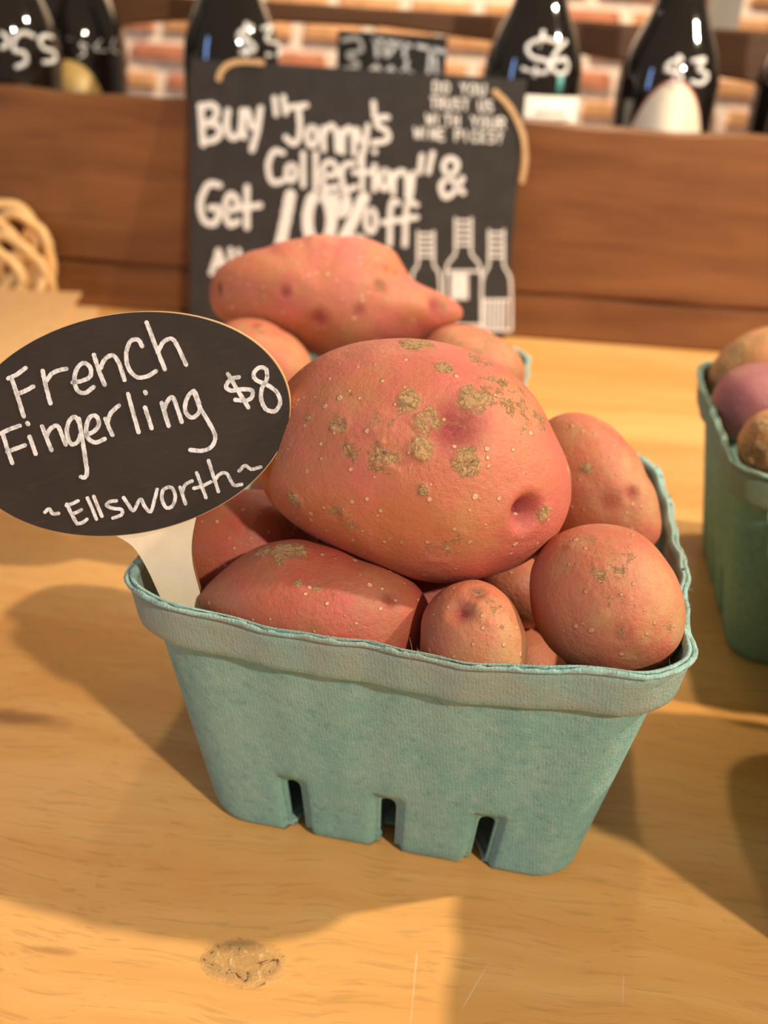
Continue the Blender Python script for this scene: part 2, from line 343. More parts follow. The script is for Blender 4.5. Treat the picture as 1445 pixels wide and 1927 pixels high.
# ------------------------------------------------------------------ pulp baskets
POT = {"P1":{"c":[-0.00591,-0.02459,0.10966],"m":[0.99432,0.08119,0.0688,-0.09528,0.39126,0.91533,0.0474,-0.91669,0.39678],"d":0.031,"rho":[0.04054,0.04059,0.03902,0.03653,0.03405,0.03204,0.03061,0.02966,0.02931,0.02931,0.02972,0.03055,0.03157,0.03275,0.03395,0.03521,0.03677,0.03858,0.04028,0.04148,0.04184,0.04155,0.04044,0.03853,0.03682,0.03588,0.03517,0.0344,0.03356,0.03271,0.03201,0.03162,0.03142,0.03144,0.03166,0.03213,0.03289,0.03394,0.03527,0.03666,0.03784,0.03885,0.03952,0.03969,0.03991],"spots":[[-0.00126,0.01391,0.02785,0.00334,1],[0.01369,0.01469,0.0247,0.0039,1],[0.00243,0.00892,0.02963,0.00334,0.9],[0.00182,0.0028,0.03083,0.00334,1],[0.00391,0.01203,0.02839,0.00195,0.9],[0.012,-0.00024,0.02956,0.00362,1],[-0.01738,0.00818,0.02708,0.00251,1],[0.00061,0.02941,0.0112,0.00473,1],[0.00694,0.02256,0.0205,0.00223,1],[0.02432,0.01446,0.01816,0.00835,0.62],[0.03069,0.01018,0.01368,0.00418,0.75],[0.019,0.01686,0.02047,0.00557,0.6],[-0.0291,-0.00931,0.01888,0.00278,0.85],[0.03159,-0.01249,0.01809,0.00223,1],[0.00185,-0.0066,0.03032,0.00167,0.9],[-0.00733,0.00098,0.03046,0.00473,0.66],[-0.0148,0.00222,0.02874,0.00334,0.6],[-0.01581,-0.01354,0.0235,0.00446,0.62],[-0.01898,-0.01164,0.02352,0.00278,0.6],[0.00891,-0.02116,0.02291,0.00696,0.5],[-0.00799,0.00894,0.02929,0.00334,0.62],[0.01065,-0.01648,0.02591,0.00139,0.6],[0.01635,0.02464,0.01245,0.00418,0.6],[-0.02538,0.01052,0.02232,0.00139,0.7]],"eyes":[[0.0269,-0.01229,0.02187,0.00362,0.0042],[0.04022,-0.00638,0.00493,0.00223,0.0015],[0.00918,0.00833,0.02883,0.00627,0.0016],[-0.01739,0.00843,0.02702,0.00167,0.0006],[0.01224,-0.00024,0.0295,0.00195,0.0006]]},"P2":{"c":[0.0484,0.01864,0.08843],"m":[0.98506,-0.08956,0.14711,-0.09734,0.41519,0.90451,-0.14209,-0.90531,0.40027],"d":0.018,"rho":[0.01971,0.01938,0.01909,0.0188,0.01851,0.01834,0.01858,0.0192,0.0199,0.0206,0.02131,0.02211,0.02314,0.02433,0.02538,0.02591,0.02585,0.02511,0.02367,0.02179,0.02001,0.01864,0.01745,0.0163,0.01544,0.01524,0.01538,0.01557,0.01576,0.01599,0.01653,0.01757,0.01881,0.02009,0.02139,0.02267,0.02382,0.02471,0.02509,0.02496,0.02438,0.02351,0.02241,0.02125,0.02027],"spots":[[-0.00335,0.00464,0.01753,0.00262,0.7],[0.01036,0.00705,0.01063,0.00164,0.4]],"eyes":[[0.01058,-0.00232,0.01468,0.0023,0.0012],[0.00274,-0.00539,0.0175,0.00328,0.0006]]},"P3":{"c":[0.04581,-0.04544,0.08637],"m":[0.98076,-0.08613,0.17519,-0.1058,0.51973,0.84775,-0.16407,-0.84998,0.50062],"d":0.0185,"rho":[0.01915,0.01902,0.01891,0.01884,0.01881,0.01879,0.01873,0.01855,0.0183,0.01811,0.0182,0.01851,0.01887,0.01926,0.01968,0.02006,0.02032,0.02044,0.02035,0.01994,0.01941,0.0189,0.01843,0.018,0.01764,0.01743,0.01729,0.01722,0.01738,0.01773,0.0181,0.01836,0.01852,0.01869,0.01892,0.01919,0.01949,0.01982,0.02016,0.02042,0.0205,0.02046,0.02024,0.01981,0.01939],"spots":[[0.00306,-0.00781,0.01673,0.00146,1],[0.00102,0.00838,0.0165,0.00663,0.5],[-0.00691,0.01239,0.01301,0.0053,0.45],[0.00321,-0.00024,0.01822,0.00795,0.45],[0.014,-0.00643,0.01156,0.00106,0.7]],"eyes":[[0.00306,-0.00781,0.01673,0.00212,0.0006],[0.01374,-0.00642,0.01185,0.00106,0.0004]]},"P4":{"c":[0.01369,-0.05638,0.07883],"m":[0.99358,0.03201,0.10851,-0.10813,0.55084,0.82758,-0.03328,-0.834,0.55076],"d":0.0125,"rho":[0.0133,0.01348,0.01386,0.01423,0.01451,0.01474,0.01495,0.01505,0.01502,0.01494,0.01486,0.01479,0.01481,0.01492,0.01506,0.01519,0.01531,0.01521,0.01475,0.01413,0.01354,0.01308,0.01269,0.0123,0.01197,0.01185,0.01194,0.01207,0.01221,0.01236,0.01257,0.01283,0.0131,0.01335,0.01348,0.01348,0.01346,0.01345,0.01346,0.0135,0.01355,0.0136,0.01359,0.01349,0.01336],"spots":[[0.00467,0.00557,0.0101,0.00521,0.55],[0.00102,0.01069,0.00743,0.00208,0.6]],"eyes":[[0.00063,0.01042,0.00784,0.00234,0.0012],[-0.00304,0.00557,0.01102,0.00287,0.0016]]},"P5":{"c":[-0.02785,-0.04741,0.07565],"m":[0.98487,0.17254,0.0163,-0.1064,0.52772,0.84273,0.1368,-0.83171,0.53809],"d":0.0195,"rho":[0.02883,0.02628,0.02337,0.02126,0.02,0.01893,0.01788,0.01686,0.01619,0.01632,0.01691,0.01757,0.01823,0.01888,0.01961,0.02077,0.02264,0.02478,0.02689,0.02861,0.02974,0.03039,0.03039,0.02945,0.02748,0.02504,0.02272,0.02053,0.01867,0.01773,0.01745,0.01728,0.01713,0.0171,0.01742,0.01798,0.01862,0.01941,0.02035,0.02133,0.02236,0.02353,0.02497,0.02681,0.02886],"spots":[[-0.00667,0.01441,0.01107,0.00604,0.9],[-0.01196,0.01379,0.00991,0.00412,0.6],[-0.00385,0.00608,0.01821,0.00124,0.9],[0.0006,0.00468,0.01874,0.0011,0.8],[0.00786,0.00063,0.01878,0.00192,0.55],[0.00763,-0.00442,0.01852,0.00192,0.5],[0.01023,0.00577,0.01658,0.00165,0.5],[-0.02929,0.00201,0.00275,0.00192,1]],"eyes":[[0.01877,0.00194,0.01483,0.0022,0.0008]]},"P6":{"c":[-0.0524,-0.01841,0.07603],"m":[0.97197,0.23477,-0.01292,-0.10189,0.47012,0.8767,0.2119,-0.85081,0.48086],"d":0.018,"rho":[0.02134,0.02192,0.02216,0.02224,0.02203,0.0214,0.02061,0.01983,0.01911,0.01843,0.01775,0.01708,0.01643,0.01606,0.01626,0.01675,0.01727,0.0178,0.01832,0.01884,0.01931,0.01974,0.02015,0.02042,0.02025,0.01975,0.01919,0.01865,0.01813,0.01765,0.01718,0.01671,0.01631,0.01608,0.01594,0.01581,0.01569,0.01567,0.016,0.01665,0.01736,0.01808,0.01883,0.01965,0.02051],"spots":[],"eyes":[]},"P7":{"c":[0.02283,-0.01105,0.06481],"m":[0.99261,0.00237,0.12134,-0.10532,0.51358,0.85155,-0.0603,-0.85804,0.51004],"d":0.016,"rho":[0.01359,0.01356,0.01338,0.01317,0.01297,0.01275,0.01251,0.01226,0.012,0.01174,0.01148,0.01124,0.01112,0.01134,0.01177,0.01224,0.01271,0.01318,0.01363,0.01394,0.01403,0.01404,0.01404,0.01403,0.01394,0.01373,0.0135,0.01326,0.01302,0.01276,0.01247,0.01216,0.01184,0.01153,0.01126,0.0112,0.01142,0.01172,0.01203,0.01233,0.01264,0.0129,0.01311,0.01329,0.01346],"spots":[],"eyes":[]},"B1":{"c":[-0.06094,0.14587,0.10748],"m":[0.98374,0.17512,0.03986,-0.08054,0.23181,0.96942,0.16052,-0.95687,0.24214],"d":0.03,"rho":[0.04599,0.04448,0.0393,0.03296,0.02929,0.02715,0.02504,0.02369,0.02382,0.02403,0.02425,0.02493,0.02601,0.0271,0.02832,0.03077,0.03359,0.0364,0.03953,0.04466,0.05067,0.05851,0.06154,0.04882,0.04038,0.03866,0.03794,0.03603,0.03352,0.03127,0.02913,0.02711,0.02641,0.02619,0.02596,0.02573,0.02558,0.02644,0.02767,0.0289,0.03107,0.03508,0.03923,0.04357,0.04572],"spots":[[0.02468,0.00418,0.02424,0.00318,0.8],[0.01924,0.0052,0.02577,0.00318,0.5],[-0.04135,0.00319,0.01297,0.00273,0.8],[0.05415,-0.00649,0.01512,0.00682,0.5]],"eyes":[[0.02468,0.00418,0.02424,0.00273,0.0012],[-0.04135,0.00319,0.01297,0.00205,0.002],[-0.01365,0.00206,0.0286,0.00205,0.001],[0.01587,-0.0052,0.02843,0.00227,0.001],[0.05055,-0.00323,0.01673,0.005,0.003],[-0.00013,-0.00831,0.02831,0.00318,0.001],[0.03248,0.00833,0.01545,0.00227,-0.0022],[0.02827,0.00973,0.01902,0.00227,-0.0022],[0.02331,0.0111,0.02214,0.00227,-0.0016],[0.01807,0.01228,0.02406,0.00227,-0.001]]},"B2":{"c":[-0.07691,0.10461,0.08826],"m":[0.9728,0.23105,0.01629,-0.08698,0.29924,0.95021,0.21467,-0.92578,0.31119],"d":0.022,"rho":[0.02209,0.02225,0.02215,0.02185,0.02151,0.02116,0.02077,0.02032,0.01986,0.01939,0.01893,0.0185,0.01831,0.01858,0.01906,0.01957,0.02008,0.02056,0.02092,0.02105,0.0211,0.02112,0.02101,0.02054,0.01987,0.01919,0.0186,0.01808,0.01757,0.0171,0.01692,0.01718,0.01762,0.01808,0.01854,0.01911,0.01981,0.02056,0.02123,0.02158,0.02163,0.02163,0.02163,0.02169,0.02187],"spots":[[0.00028,0.01406,0.01413,0.00297,0.6]],"eyes":[[-0.00172,0.01575,0.01189,0.00212,0.001]]},"B3":{"c":[0.00629,0.13036,0.08777],"m":[0.99621,0.02511,0.08328,-0.08698,0.29924,0.95021,-0.00106,-0.95385,0.30029],"d":0.024,"rho":[0.02217,0.02208,0.02196,0.02183,0.02156,0.02108,0.02052,0.01996,0.01946,0.01914,0.01896,0.01882,0.01867,0.01853,0.01851,0.01896,0.01985,0.02086,0.02186,0.02273,0.02314,0.02314,0.02279,0.0219,0.02078,0.01971,0.01874,0.01781,0.0169,0.01625,0.01617,0.01639,0.01664,0.0169,0.01719,0.01763,0.01829,0.01903,0.01978,0.02046,0.02094,0.02127,0.02158,0.02188,0.02212],"spots":[[0.00724,0.00834,0.01778,0.00887,0.5],[-0.00539,0.01041,0.01898,0.00665,0.5]],"eyes":[]},"R1":{"c":[0.13677,0.16647,0.0822],"m":[0.95395,-0.24685,0.17042,-0.08819,0.31223,0.9459,-0.28671,-0.91737,0.27608],"d":0.026,"rho":[0.02445,0.02466,0.02466,0.02449,0.02429,0.02409,0.02389,0.02372,0.02362,0.02358,0.02356,0.02353,0.02351,0.02348,0.02346,0.02345,0.02344,0.02343,0.02342,0.02339,0.02332,0.02323,0.02313,0.02303,0.02301,0.02319,0.02355,0.02392,0.0243,0.0246,0.0246,0.02429,0.02392,0.02354,0.02317,0.0228,0.02249,0.02235,0.02234,0.02235,0.02247,0.02284,0.02335,0.02383,0.02418],"spots":[[-0.01439,0.01023,0.01629,0.00943,0.8],[-0.0192,-0.00344,0.01593,0.00707,0.8],[-0.00509,0.01688,0.01619,0.00943,0.5]],"eyes":[]},"R2":{"c":[0.12372,0.12646,0.08288],"m":[0.95476,-0.23803,0.17824,-0.09056,0.33818,0.93671,-0.28324,-0.91048,0.30133],"d":0.022,"rho":[0.01781,0.01755,0.01722,0.01687,0.01652,0.01622,0.01608,0.01608,0.0161,0.01613,0.01616,0.0163,0.0167,0.01723,0.01779,0.01833,0.01879,0.01906,0.01925,0.01943,0.01958,0.0196,0.01948,0.01932,0.01916,0.01899,0.01881,0.0186,0.0184,0.01819,0.018,0.01784,0.0177,0.01757,0.01746,0.01745,0.01762,0.01786,0.01808,0.01823,0.01824,0.01822,0.01818,0.0181,0.01797],"spots":[],"eyes":[]},"R3":{"c":[0.11668,0.07199,0.08729],"m":[0.94775,-0.2498,0.19841,-0.09393,0.37588,0.9219,-0.30487,-0.89237,0.33278],"d":0.02,"rho":[0.01343,0.01348,0.01348,0.01343,0.01336,0.01321,0.01299,0.01274,0.01251,0.01238,0.01254,0.01288,0.01323,0.01359,0.01394,0.01417,0.01421,0.01418,0.01414,0.0141,0.01405,0.01398,0.01388,0.01378,0.01367,0.01357,0.01347,0.01338,0.0133,0.01322,0.01314,0.01306,0.01301,0.01301,0.01306,0.01312,0.01318,0.01322,0.01322,0.0132,0.01319,0.01318,0.01321,0.01328,0.01336],"spots":[[-0.0087,-0.00218,0.01493,0.00752,0.9],[-0.00469,0.00685,0.01556,0.00564,0.9],[-0.00184,-0.00574,0.01748,0.00752,0.8]],"eyes":[[-0.00608,-0.00397,0.01678,0.00226,0.002]]},"R4":{"c":[0.18057,0.14756,0.08195],"m":[0.91868,-0.33544,0.20856,-0.09033,0.33559,0.93767,-0.38453,-0.88026,0.278],"d":0.024,"rho":[0.01841,0.01846,0.01862,0.0188,0.01898,0.01915,0.01933,0.01952,0.01971,0.0199,0.02009,0.02029,0.02048,0.02064,0.02074,0.02081,0.02088,0.02091,0.02077,0.0204,0.01996,0.01952,0.01908,0.01871,0.01856,0.01858,0.01863,0.01869,0.01874,0.0188,0.01886,0.01892,0.01897,0.01903,0.01909,0.01919,0.01936,0.01955,0.01974,0.0199,0.01988,0.01962,0.01929,0.01895,0.01862],"spots":[],"eyes":[]}}
SIGN = {"c":[-0.07513,-0.0459,0.12067],"m":[0.94554,0.20558,0.25239,-0.2886,0.1708,0.94209,0.15057,-0.96362,0.22083],"a":0.04034,"b":0.02659}
SIGNTXT = {"French":[[[-0.02288,0.01716],[-0.0228,0.01333],[-0.02285,0.00776]],[[-0.02374,0.0173],[-0.02132,0.01781],[-0.01884,0.01884]],[[-0.0227,0.01331],[-0.02063,0.01364],[-0.01843,0.01425]],[[-0.01528,0.01739],[-0.0156,0.01361],[-0.01581,0.00936]],[[-0.01519,0.01477],[-0.01329,0.01619],[-0.01142,0.01657],[-0.00963,0.01651]],[[-0.00936,0.0131],[-0.00672,0.013],[-0.00475,0.01366],[-0.00419,0.01553],[-0.00538,0.01695],[-0.00732,0.01599],[-0.00867,0.01354],[-0.00867,0.01103],[-0.00709,0.01006],[-0.00463,0.01102]],[[-0.00249,0.01838],[-0.00245,0.01464],[-0.00207,0.01079]],[[-0.002,0.01479],[-0.00034,0.01666],[0.00172,0.01719],[0.00269,0.01498],[0.0028,0.01085]],[[0.00907,0.01762],[0.00857,0.01936],[0.00674,0.01943],[0.00497,0.01696],[0.00449,0.01357],[0.00583,0.01102],[0.00824,0.01062],[0.01074,0.01141]],[[0.01159,0.02296],[0.01215,0.01733],[0.0128,0.0112]],[[0.01213,0.01545],[0.01424,0.0176],[0.01632,0.01788],[0.01715,0.01596],[0.01799,0.01113]]],"Fingerling":[[[-0.02897,0.00497],[-0.02904,0.00111],[-0.02898,-0.00254]],[[-0.02945,0.00508],[-0.02698,0.00564],[-0.02433,0.00596]],[[-0.02934,0.00051],[-0.027,0.0008],[-0.02459,0.00112]],[[-0.02299,0.00297],[-0.02293,0.00074],[-0.02285,-0.00162]],[[-0.02251,0.00626],[-0.02238,0.00571]],[[-0.01938,0.00472],[-0.01916,0.00168],[-0.01894,-0.00158]],[[-0.01918,0.00194],[-0.01753,0.00363],[-0.01582,0.0039],[-0.01541,0.00159],[-0.01519,-0.00104]],[[-0.01038,0.00302],[-0.01113,0.00508],[-0.01286,0.00425],[-0.01411,0.00181],[-0.01399,-0.00096],[-0.01229,-0.00093],[-0.0106,0.00127]],[[-0.01033,0.00454],[-0.01099,-0.00071],[-0.01174,-0.00575],[-0.01226,-0.00868],[-0.01319,-0.00973],[-0.0141,-0.0093]],[[-0.00987,0.00032],[-0.00788,0.00064],[-0.00609,0.00203],[-0.00618,0.00411],[-0.00768,0.00419],[-0.00926,0.00199],[-0.0096,-0.00051],[-0.00815,-0.00199],[-0.00564,-0.00163]],[[-0.00423,0.00315],[-0.004,0.00078],[-0.00368,-0.00125]],[[-0.0041,0.00183],[-0.00254,0.00404],[-0.0001,0.00543]],[[0.00269,0.00769],[0.00262,0.00286],[0.0026,-0.00202]],[[0.00576,0.00368],[0.00583,0.00085],[0.0059,-0.0018]],[[0.00674,0.00728],[0.00692,0.00668]],[[0.00989,0.00386],[0.00994,0.00094],[0.01,-0.00217]],[[0.00988,0.00182],[0.01143,0.00392],[0.01283,0.00437],[0.01316,0.00148],[0.01335,-0.0019]],[[0.01858,0.00153],[0.01811,0.00469],[0.01603,0.00339],[0.01488,0.00068],[0.01587,-0.0013],[0.01785,-0.00061],[0.01864,0.001]],[[0.01808,0.00495],[0.01848,0.00078],[0.0196,-0.00308],[0.02029,-0.00686],[0.0189,-0.00916],[0.01642,-0.00974],[0.01341,-0.00883]]],"price":[[[0.02956,0.00565],[0.02751,0.00561],[0.02592,0.00419],[0.02673,0.00299],[0.0292,0.00269],[0.03164,0.00188],[0.03121,0.00019],[0.02948,-0.00019],[0.02712,0.00061]],[[0.02703,0.00708],[0.02841,0.00261],[0.02986,-0.00207]],[[0.03618,0.00451],[0.03619,0.00617],[0.03472,0.00676],[0.0331,0.00561],[0.03336,0.00403],[0.03571,0.00223],[0.03746,4e-05],[0.03759,-0.00255],[0.03589,-0.00422],[0.03383,-0.00323],[0.03337,-0.00056],[0.03418,0.00181],[0.03557,0.00328],[0.03618,0.00451]]],"Ellsworth":[[[-0.02517,-0.01599],[-0.02383,-0.01539],[-0.02332,-0.01674],[-0.02183,-0.01698]],[[-0.01933,-0.0151],[-0.01894,-0.01777],[-0.01841,-0.02048]],[[-0.0196,-0.01547],[-0.01812,-0.01539],[-0.01633,-0.015]],[[-0.01897,-0.01787],[-0.01768,-0.01774],[-0.01621,-0.01733]],[[-0.01843,-0.02054],[-0.01708,-0.02058],[-0.01559,-0.01996]],[[-0.01402,-0.01474],[-0.01365,-0.0175],[-0.01342,-0.02058]],[[-0.0124,-0.01469],[-0.01219,-0.01731],[-0.01189,-0.02018]],[[-0.00729,-0.01712],[-0.00911,-0.01696],[-0.00996,-0.01772],[-0.00871,-0.01877],[-0.00684,-0.01953],[-0.0071,-0.02077],[-0.00951,-0.02117]],[[-0.00548,-0.01663],[-0.00479,-0.01877],[-0.00396,-0.02042],[-0.00162,-0.01807],[-0.00102,-0.02019],[-3e-05,-0.02167],[0.00161,-0.0192],[0.0031,-0.01649]],[[0.00588,-0.01661],[0.00437,-0.01716],[0.00354,-0.01938],[0.00399,-0.02153],[0.00557,-0.02147],[0.00689,-0.01936],[0.00676,-0.01719],[0.00588,-0.01661]],[[0.00862,-0.01725],[0.00873,-0.01952],[0.00883,-0.0218]],[[0.00867,-0.01897],[0.01003,-0.01704],[0.01202,-0.01644]],[[0.01354,-0.01466],[0.01383,-0.01803],[0.01417,-0.02143]],[[0.01176,-0.01835],[0.01386,-0.01831],[0.01636,-0.01771]],[[0.01713,-0.01232],[0.01729,-0.01617],[0.01753,-0.02061]],[[0.01711,-0.01783],[0.01879,-0.01641],[0.02059,-0.01651],[0.02117,-0.01867],[0.02179,-0.01989],[0.02363,-0.02005]],[[0.02366,-0.01669],[0.02549,-0.01568],[0.02684,-0.0169],[0.02926,-0.01682]]]}
BOARD = {"c":[-0.095,0.463,0.0],"m":[0.99905,0.04362,0.0,-0.00494,0.1131,0.99357,0.04334,-0.99263,0.1132],"o":[[-0.12022,0],[0.12518,0],[0.12236,0.18871],[-0.1189,0.1885]]}
BOARDTXT = {"buy":[[[-0.11106,0.15822],[-0.11017,0.14478],[-0.10928,0.13116]],[[-0.11198,0.15733],[-0.10187,0.15844],[-0.09911,0.15306],[-0.10371,0.14721],[-0.10925,0.1462]],[[-0.10925,0.1462],[-0.09909,0.14546],[-0.09666,0.13965],[-0.10184,0.13506],[-0.11021,0.13317]],[[-0.09085,0.15608],[-0.09189,0.1459],[-0.08888,0.13791],[-0.08297,0.13964],[-0.08049,0.14829],[-0.08059,0.1567]],[[-0.08059,0.1567],[-0.08047,0.14659],[-0.07852,0.13821]],[[-0.07693,0.15692],[-0.07327,0.14534]],[[-0.06708,0.15919],[-0.06953,0.14217],[-0.07321,0.12962]]],"collection_name":[[[-0.05721,0.16644],[-0.05565,0.15485]],[[-0.05087,0.16765],[-0.04873,0.1561]],[[-0.04703,0.16039],[-0.03978,0.16166],[-0.03345,0.16287]],[[-0.03939,0.16085],[-0.03811,0.1441],[-0.04172,0.13621],[-0.04867,0.14039]],[[-0.02939,0.14852],[-0.02718,0.14754],[-0.02567,0.14447],[-0.02546,0.14048],[-0.02663,0.13711],[-0.02873,0.13565],[-0.03095,0.13668],[-0.03243,0.1398],[-0.03261,0.14379],[-0.03143,0.14712],[-0.02933,0.14853]],[[-0.02105,0.14853],[-0.02003,0.13294]],[[-0.02051,0.14433],[-0.01564,0.15021],[-0.01141,0.14574],[-0.00972,0.1329]],[[-0.0073,0.14768],[-0.00599,0.1321]],[[-0.00622,0.14436],[-0.00245,0.14933],[0.00107,0.14481],[0.0025,0.1316]],[[0.00321,0.14917],[0.0064,0.1409]],[[0.01124,0.15219],[0.00974,0.13685],[0.00642,0.1272]],[[0.01432,0.16772],[0.01602,0.15751]],[[0.02577,0.1581],[0.01947,0.15738],[0.01795,0.1526],[0.02546,0.14885],[0.02584,0.14295],[0.01504,0.14024]]],"collection":[[[-0.04947,0.12938],[-0.0569,0.12995],[-0.06075,0.1195],[-0.05715,0.10871],[-0.04785,0.11071]],[[-0.04379,0.12178],[-0.04178,0.12094],[-0.04043,0.11829],[-0.04027,0.11485],[-0.04136,0.11192],[-0.04329,0.11066],[-0.04531,0.11153],[-0.04664,0.11422],[-0.04677,0.11767],[-0.04566,0.12056],[-0.04373,0.12179]],[[-0.03508,0.13062],[-0.03428,0.10719]],[[-0.02587,0.1312],[-0.02493,0.10692]],[[-0.02061,0.1156],[-0.01011,0.11749],[-0.0123,0.12481],[-0.0182,0.12444],[-0.02061,0.1156],[-0.01709,0.10707],[-0.00859,0.10885]],[[0.00302,0.12526],[-0.0043,0.12394],[-0.0061,0.11513],[-0.00217,0.10698],[0.00515,0.10956]],[[0.0082,0.13161],[0.00952,0.10791]],[[0.00241,0.11916],[0.0153,0.12033]],[[0.01777,0.12533],[0.01883,0.10763]],[[0.01682,0.13507],[0.0178,0.13393]],[[0.02523,0.12234],[0.02727,0.12132],[0.02873,0.11817],[0.02905,0.11409],[0.0281,0.11065],[0.02624,0.10917],[0.02419,0.11023],[0.02274,0.11343],[0.02245,0.11751],[0.02343,0.12092],[0.02529,0.12235]],[[0.03224,0.12106],[0.03288,0.10591]],[[0.03281,0.11797],[0.03767,0.12244],[0.04203,0.11821],[0.0434,0.1043]],[[0.04654,0.12197],[0.04564,0.10409]],[[0.05203,0.13436],[0.05115,0.12192]],[[0.05971,0.13655],[0.05755,0.12232]]],"ampersand":[[[0.08475,0.11015],[0.07533,0.11861],[0.06859,0.12648],[0.07061,0.13279],[0.07727,0.13184],[0.07715,0.12495],[0.06773,0.11499],[0.0714,0.10647],[0.07836,0.11148],[0.08303,0.12083]]],"get":[[[-0.09652,0.10371],[-0.1052,0.10386],[-0.11127,0.09138],[-0.10902,0.0782],[-0.10024,0.07661],[-0.0976,0.08707],[-0.10463,0.08715]],[[-0.09323,0.0861],[-0.08357,0.08853],[-0.08477,0.09596],[-0.09007,0.09704],[-0.09285,0.08649],[-0.08936,0.07642],[-0.08233,0.07925]],[[-0.07639,0.10448],[-0.07579,0.07461]],[[-0.08129,0.08868],[-0.06582,0.09185]]],"off":[[[0.01671,0.09441],[0.01901,0.09313],[0.02066,0.0892],[0.02103,0.08411],[0.01996,0.07982],[0.01786,0.07798],[0.01555,0.07932],[0.01391,0.08331],[0.01358,0.0884],[0.01468,0.09264],[0.01677,0.09441]],[[0.03774,0.10005],[0.03185,0.09895],[0.03266,0.06954]],[[0.02599,0.08537],[0.0382,0.08797]],[[0.05118,0.09951],[0.04375,0.09938],[0.04398,0.06994]],[[0.03823,0.08762],[0.05183,0.09102]]],"lower_line":[[[-0.09788,0.05699],[-0.09979,0.04943],[-0.10327,0.0389]],[[-0.09788,0.05699],[-0.09438,0.04981],[-0.09162,0.04159]],[[-0.10134,0.0456],[-0.09302,0.04766]],[[-0.08826,0.05856],[-0.08719,0.04471]],[[-0.0821,0.05806],[-0.08081,0.04608]]]}
BOARDBIG = {"ten_percent":[[[-0.04346,0.10131],[-0.04668,0.08234],[-0.05035,0.06299]],[[-0.02222,0.10268],[-0.01675,0.09979],[-0.01297,0.09085],[-0.01231,0.07921],[-0.01509,0.0693],[-0.02025,0.06503],[-0.02579,0.06811],[-0.02954,0.0773],[-0.03005,0.08899],[-0.02719,0.09866],[-0.02207,0.10269]],[[-0.00617,0.10266],[-0.0039,0.10176],[-0.00235,0.0989],[-0.00211,0.09518],[-0.00328,0.09202],[-0.00541,0.09064],[-0.00768,0.09158],[-0.00922,0.09447],[-0.00943,0.0982],[-0.00824,0.10133],[-0.00611,0.10267]],[[0.01165,0.10312],[0.00416,0.08571],[-0.00354,0.06982]],[[0.00778,0.0724],[0.01008,0.0716],[0.01165,0.06902],[0.01189,0.06565],[0.01071,0.06276],[0.00856,0.06149],[0.00626,0.06232],[0.0047,0.06494],[0.00448,0.06832],[0.00569,0.07118],[0.00784,0.07241]]]}
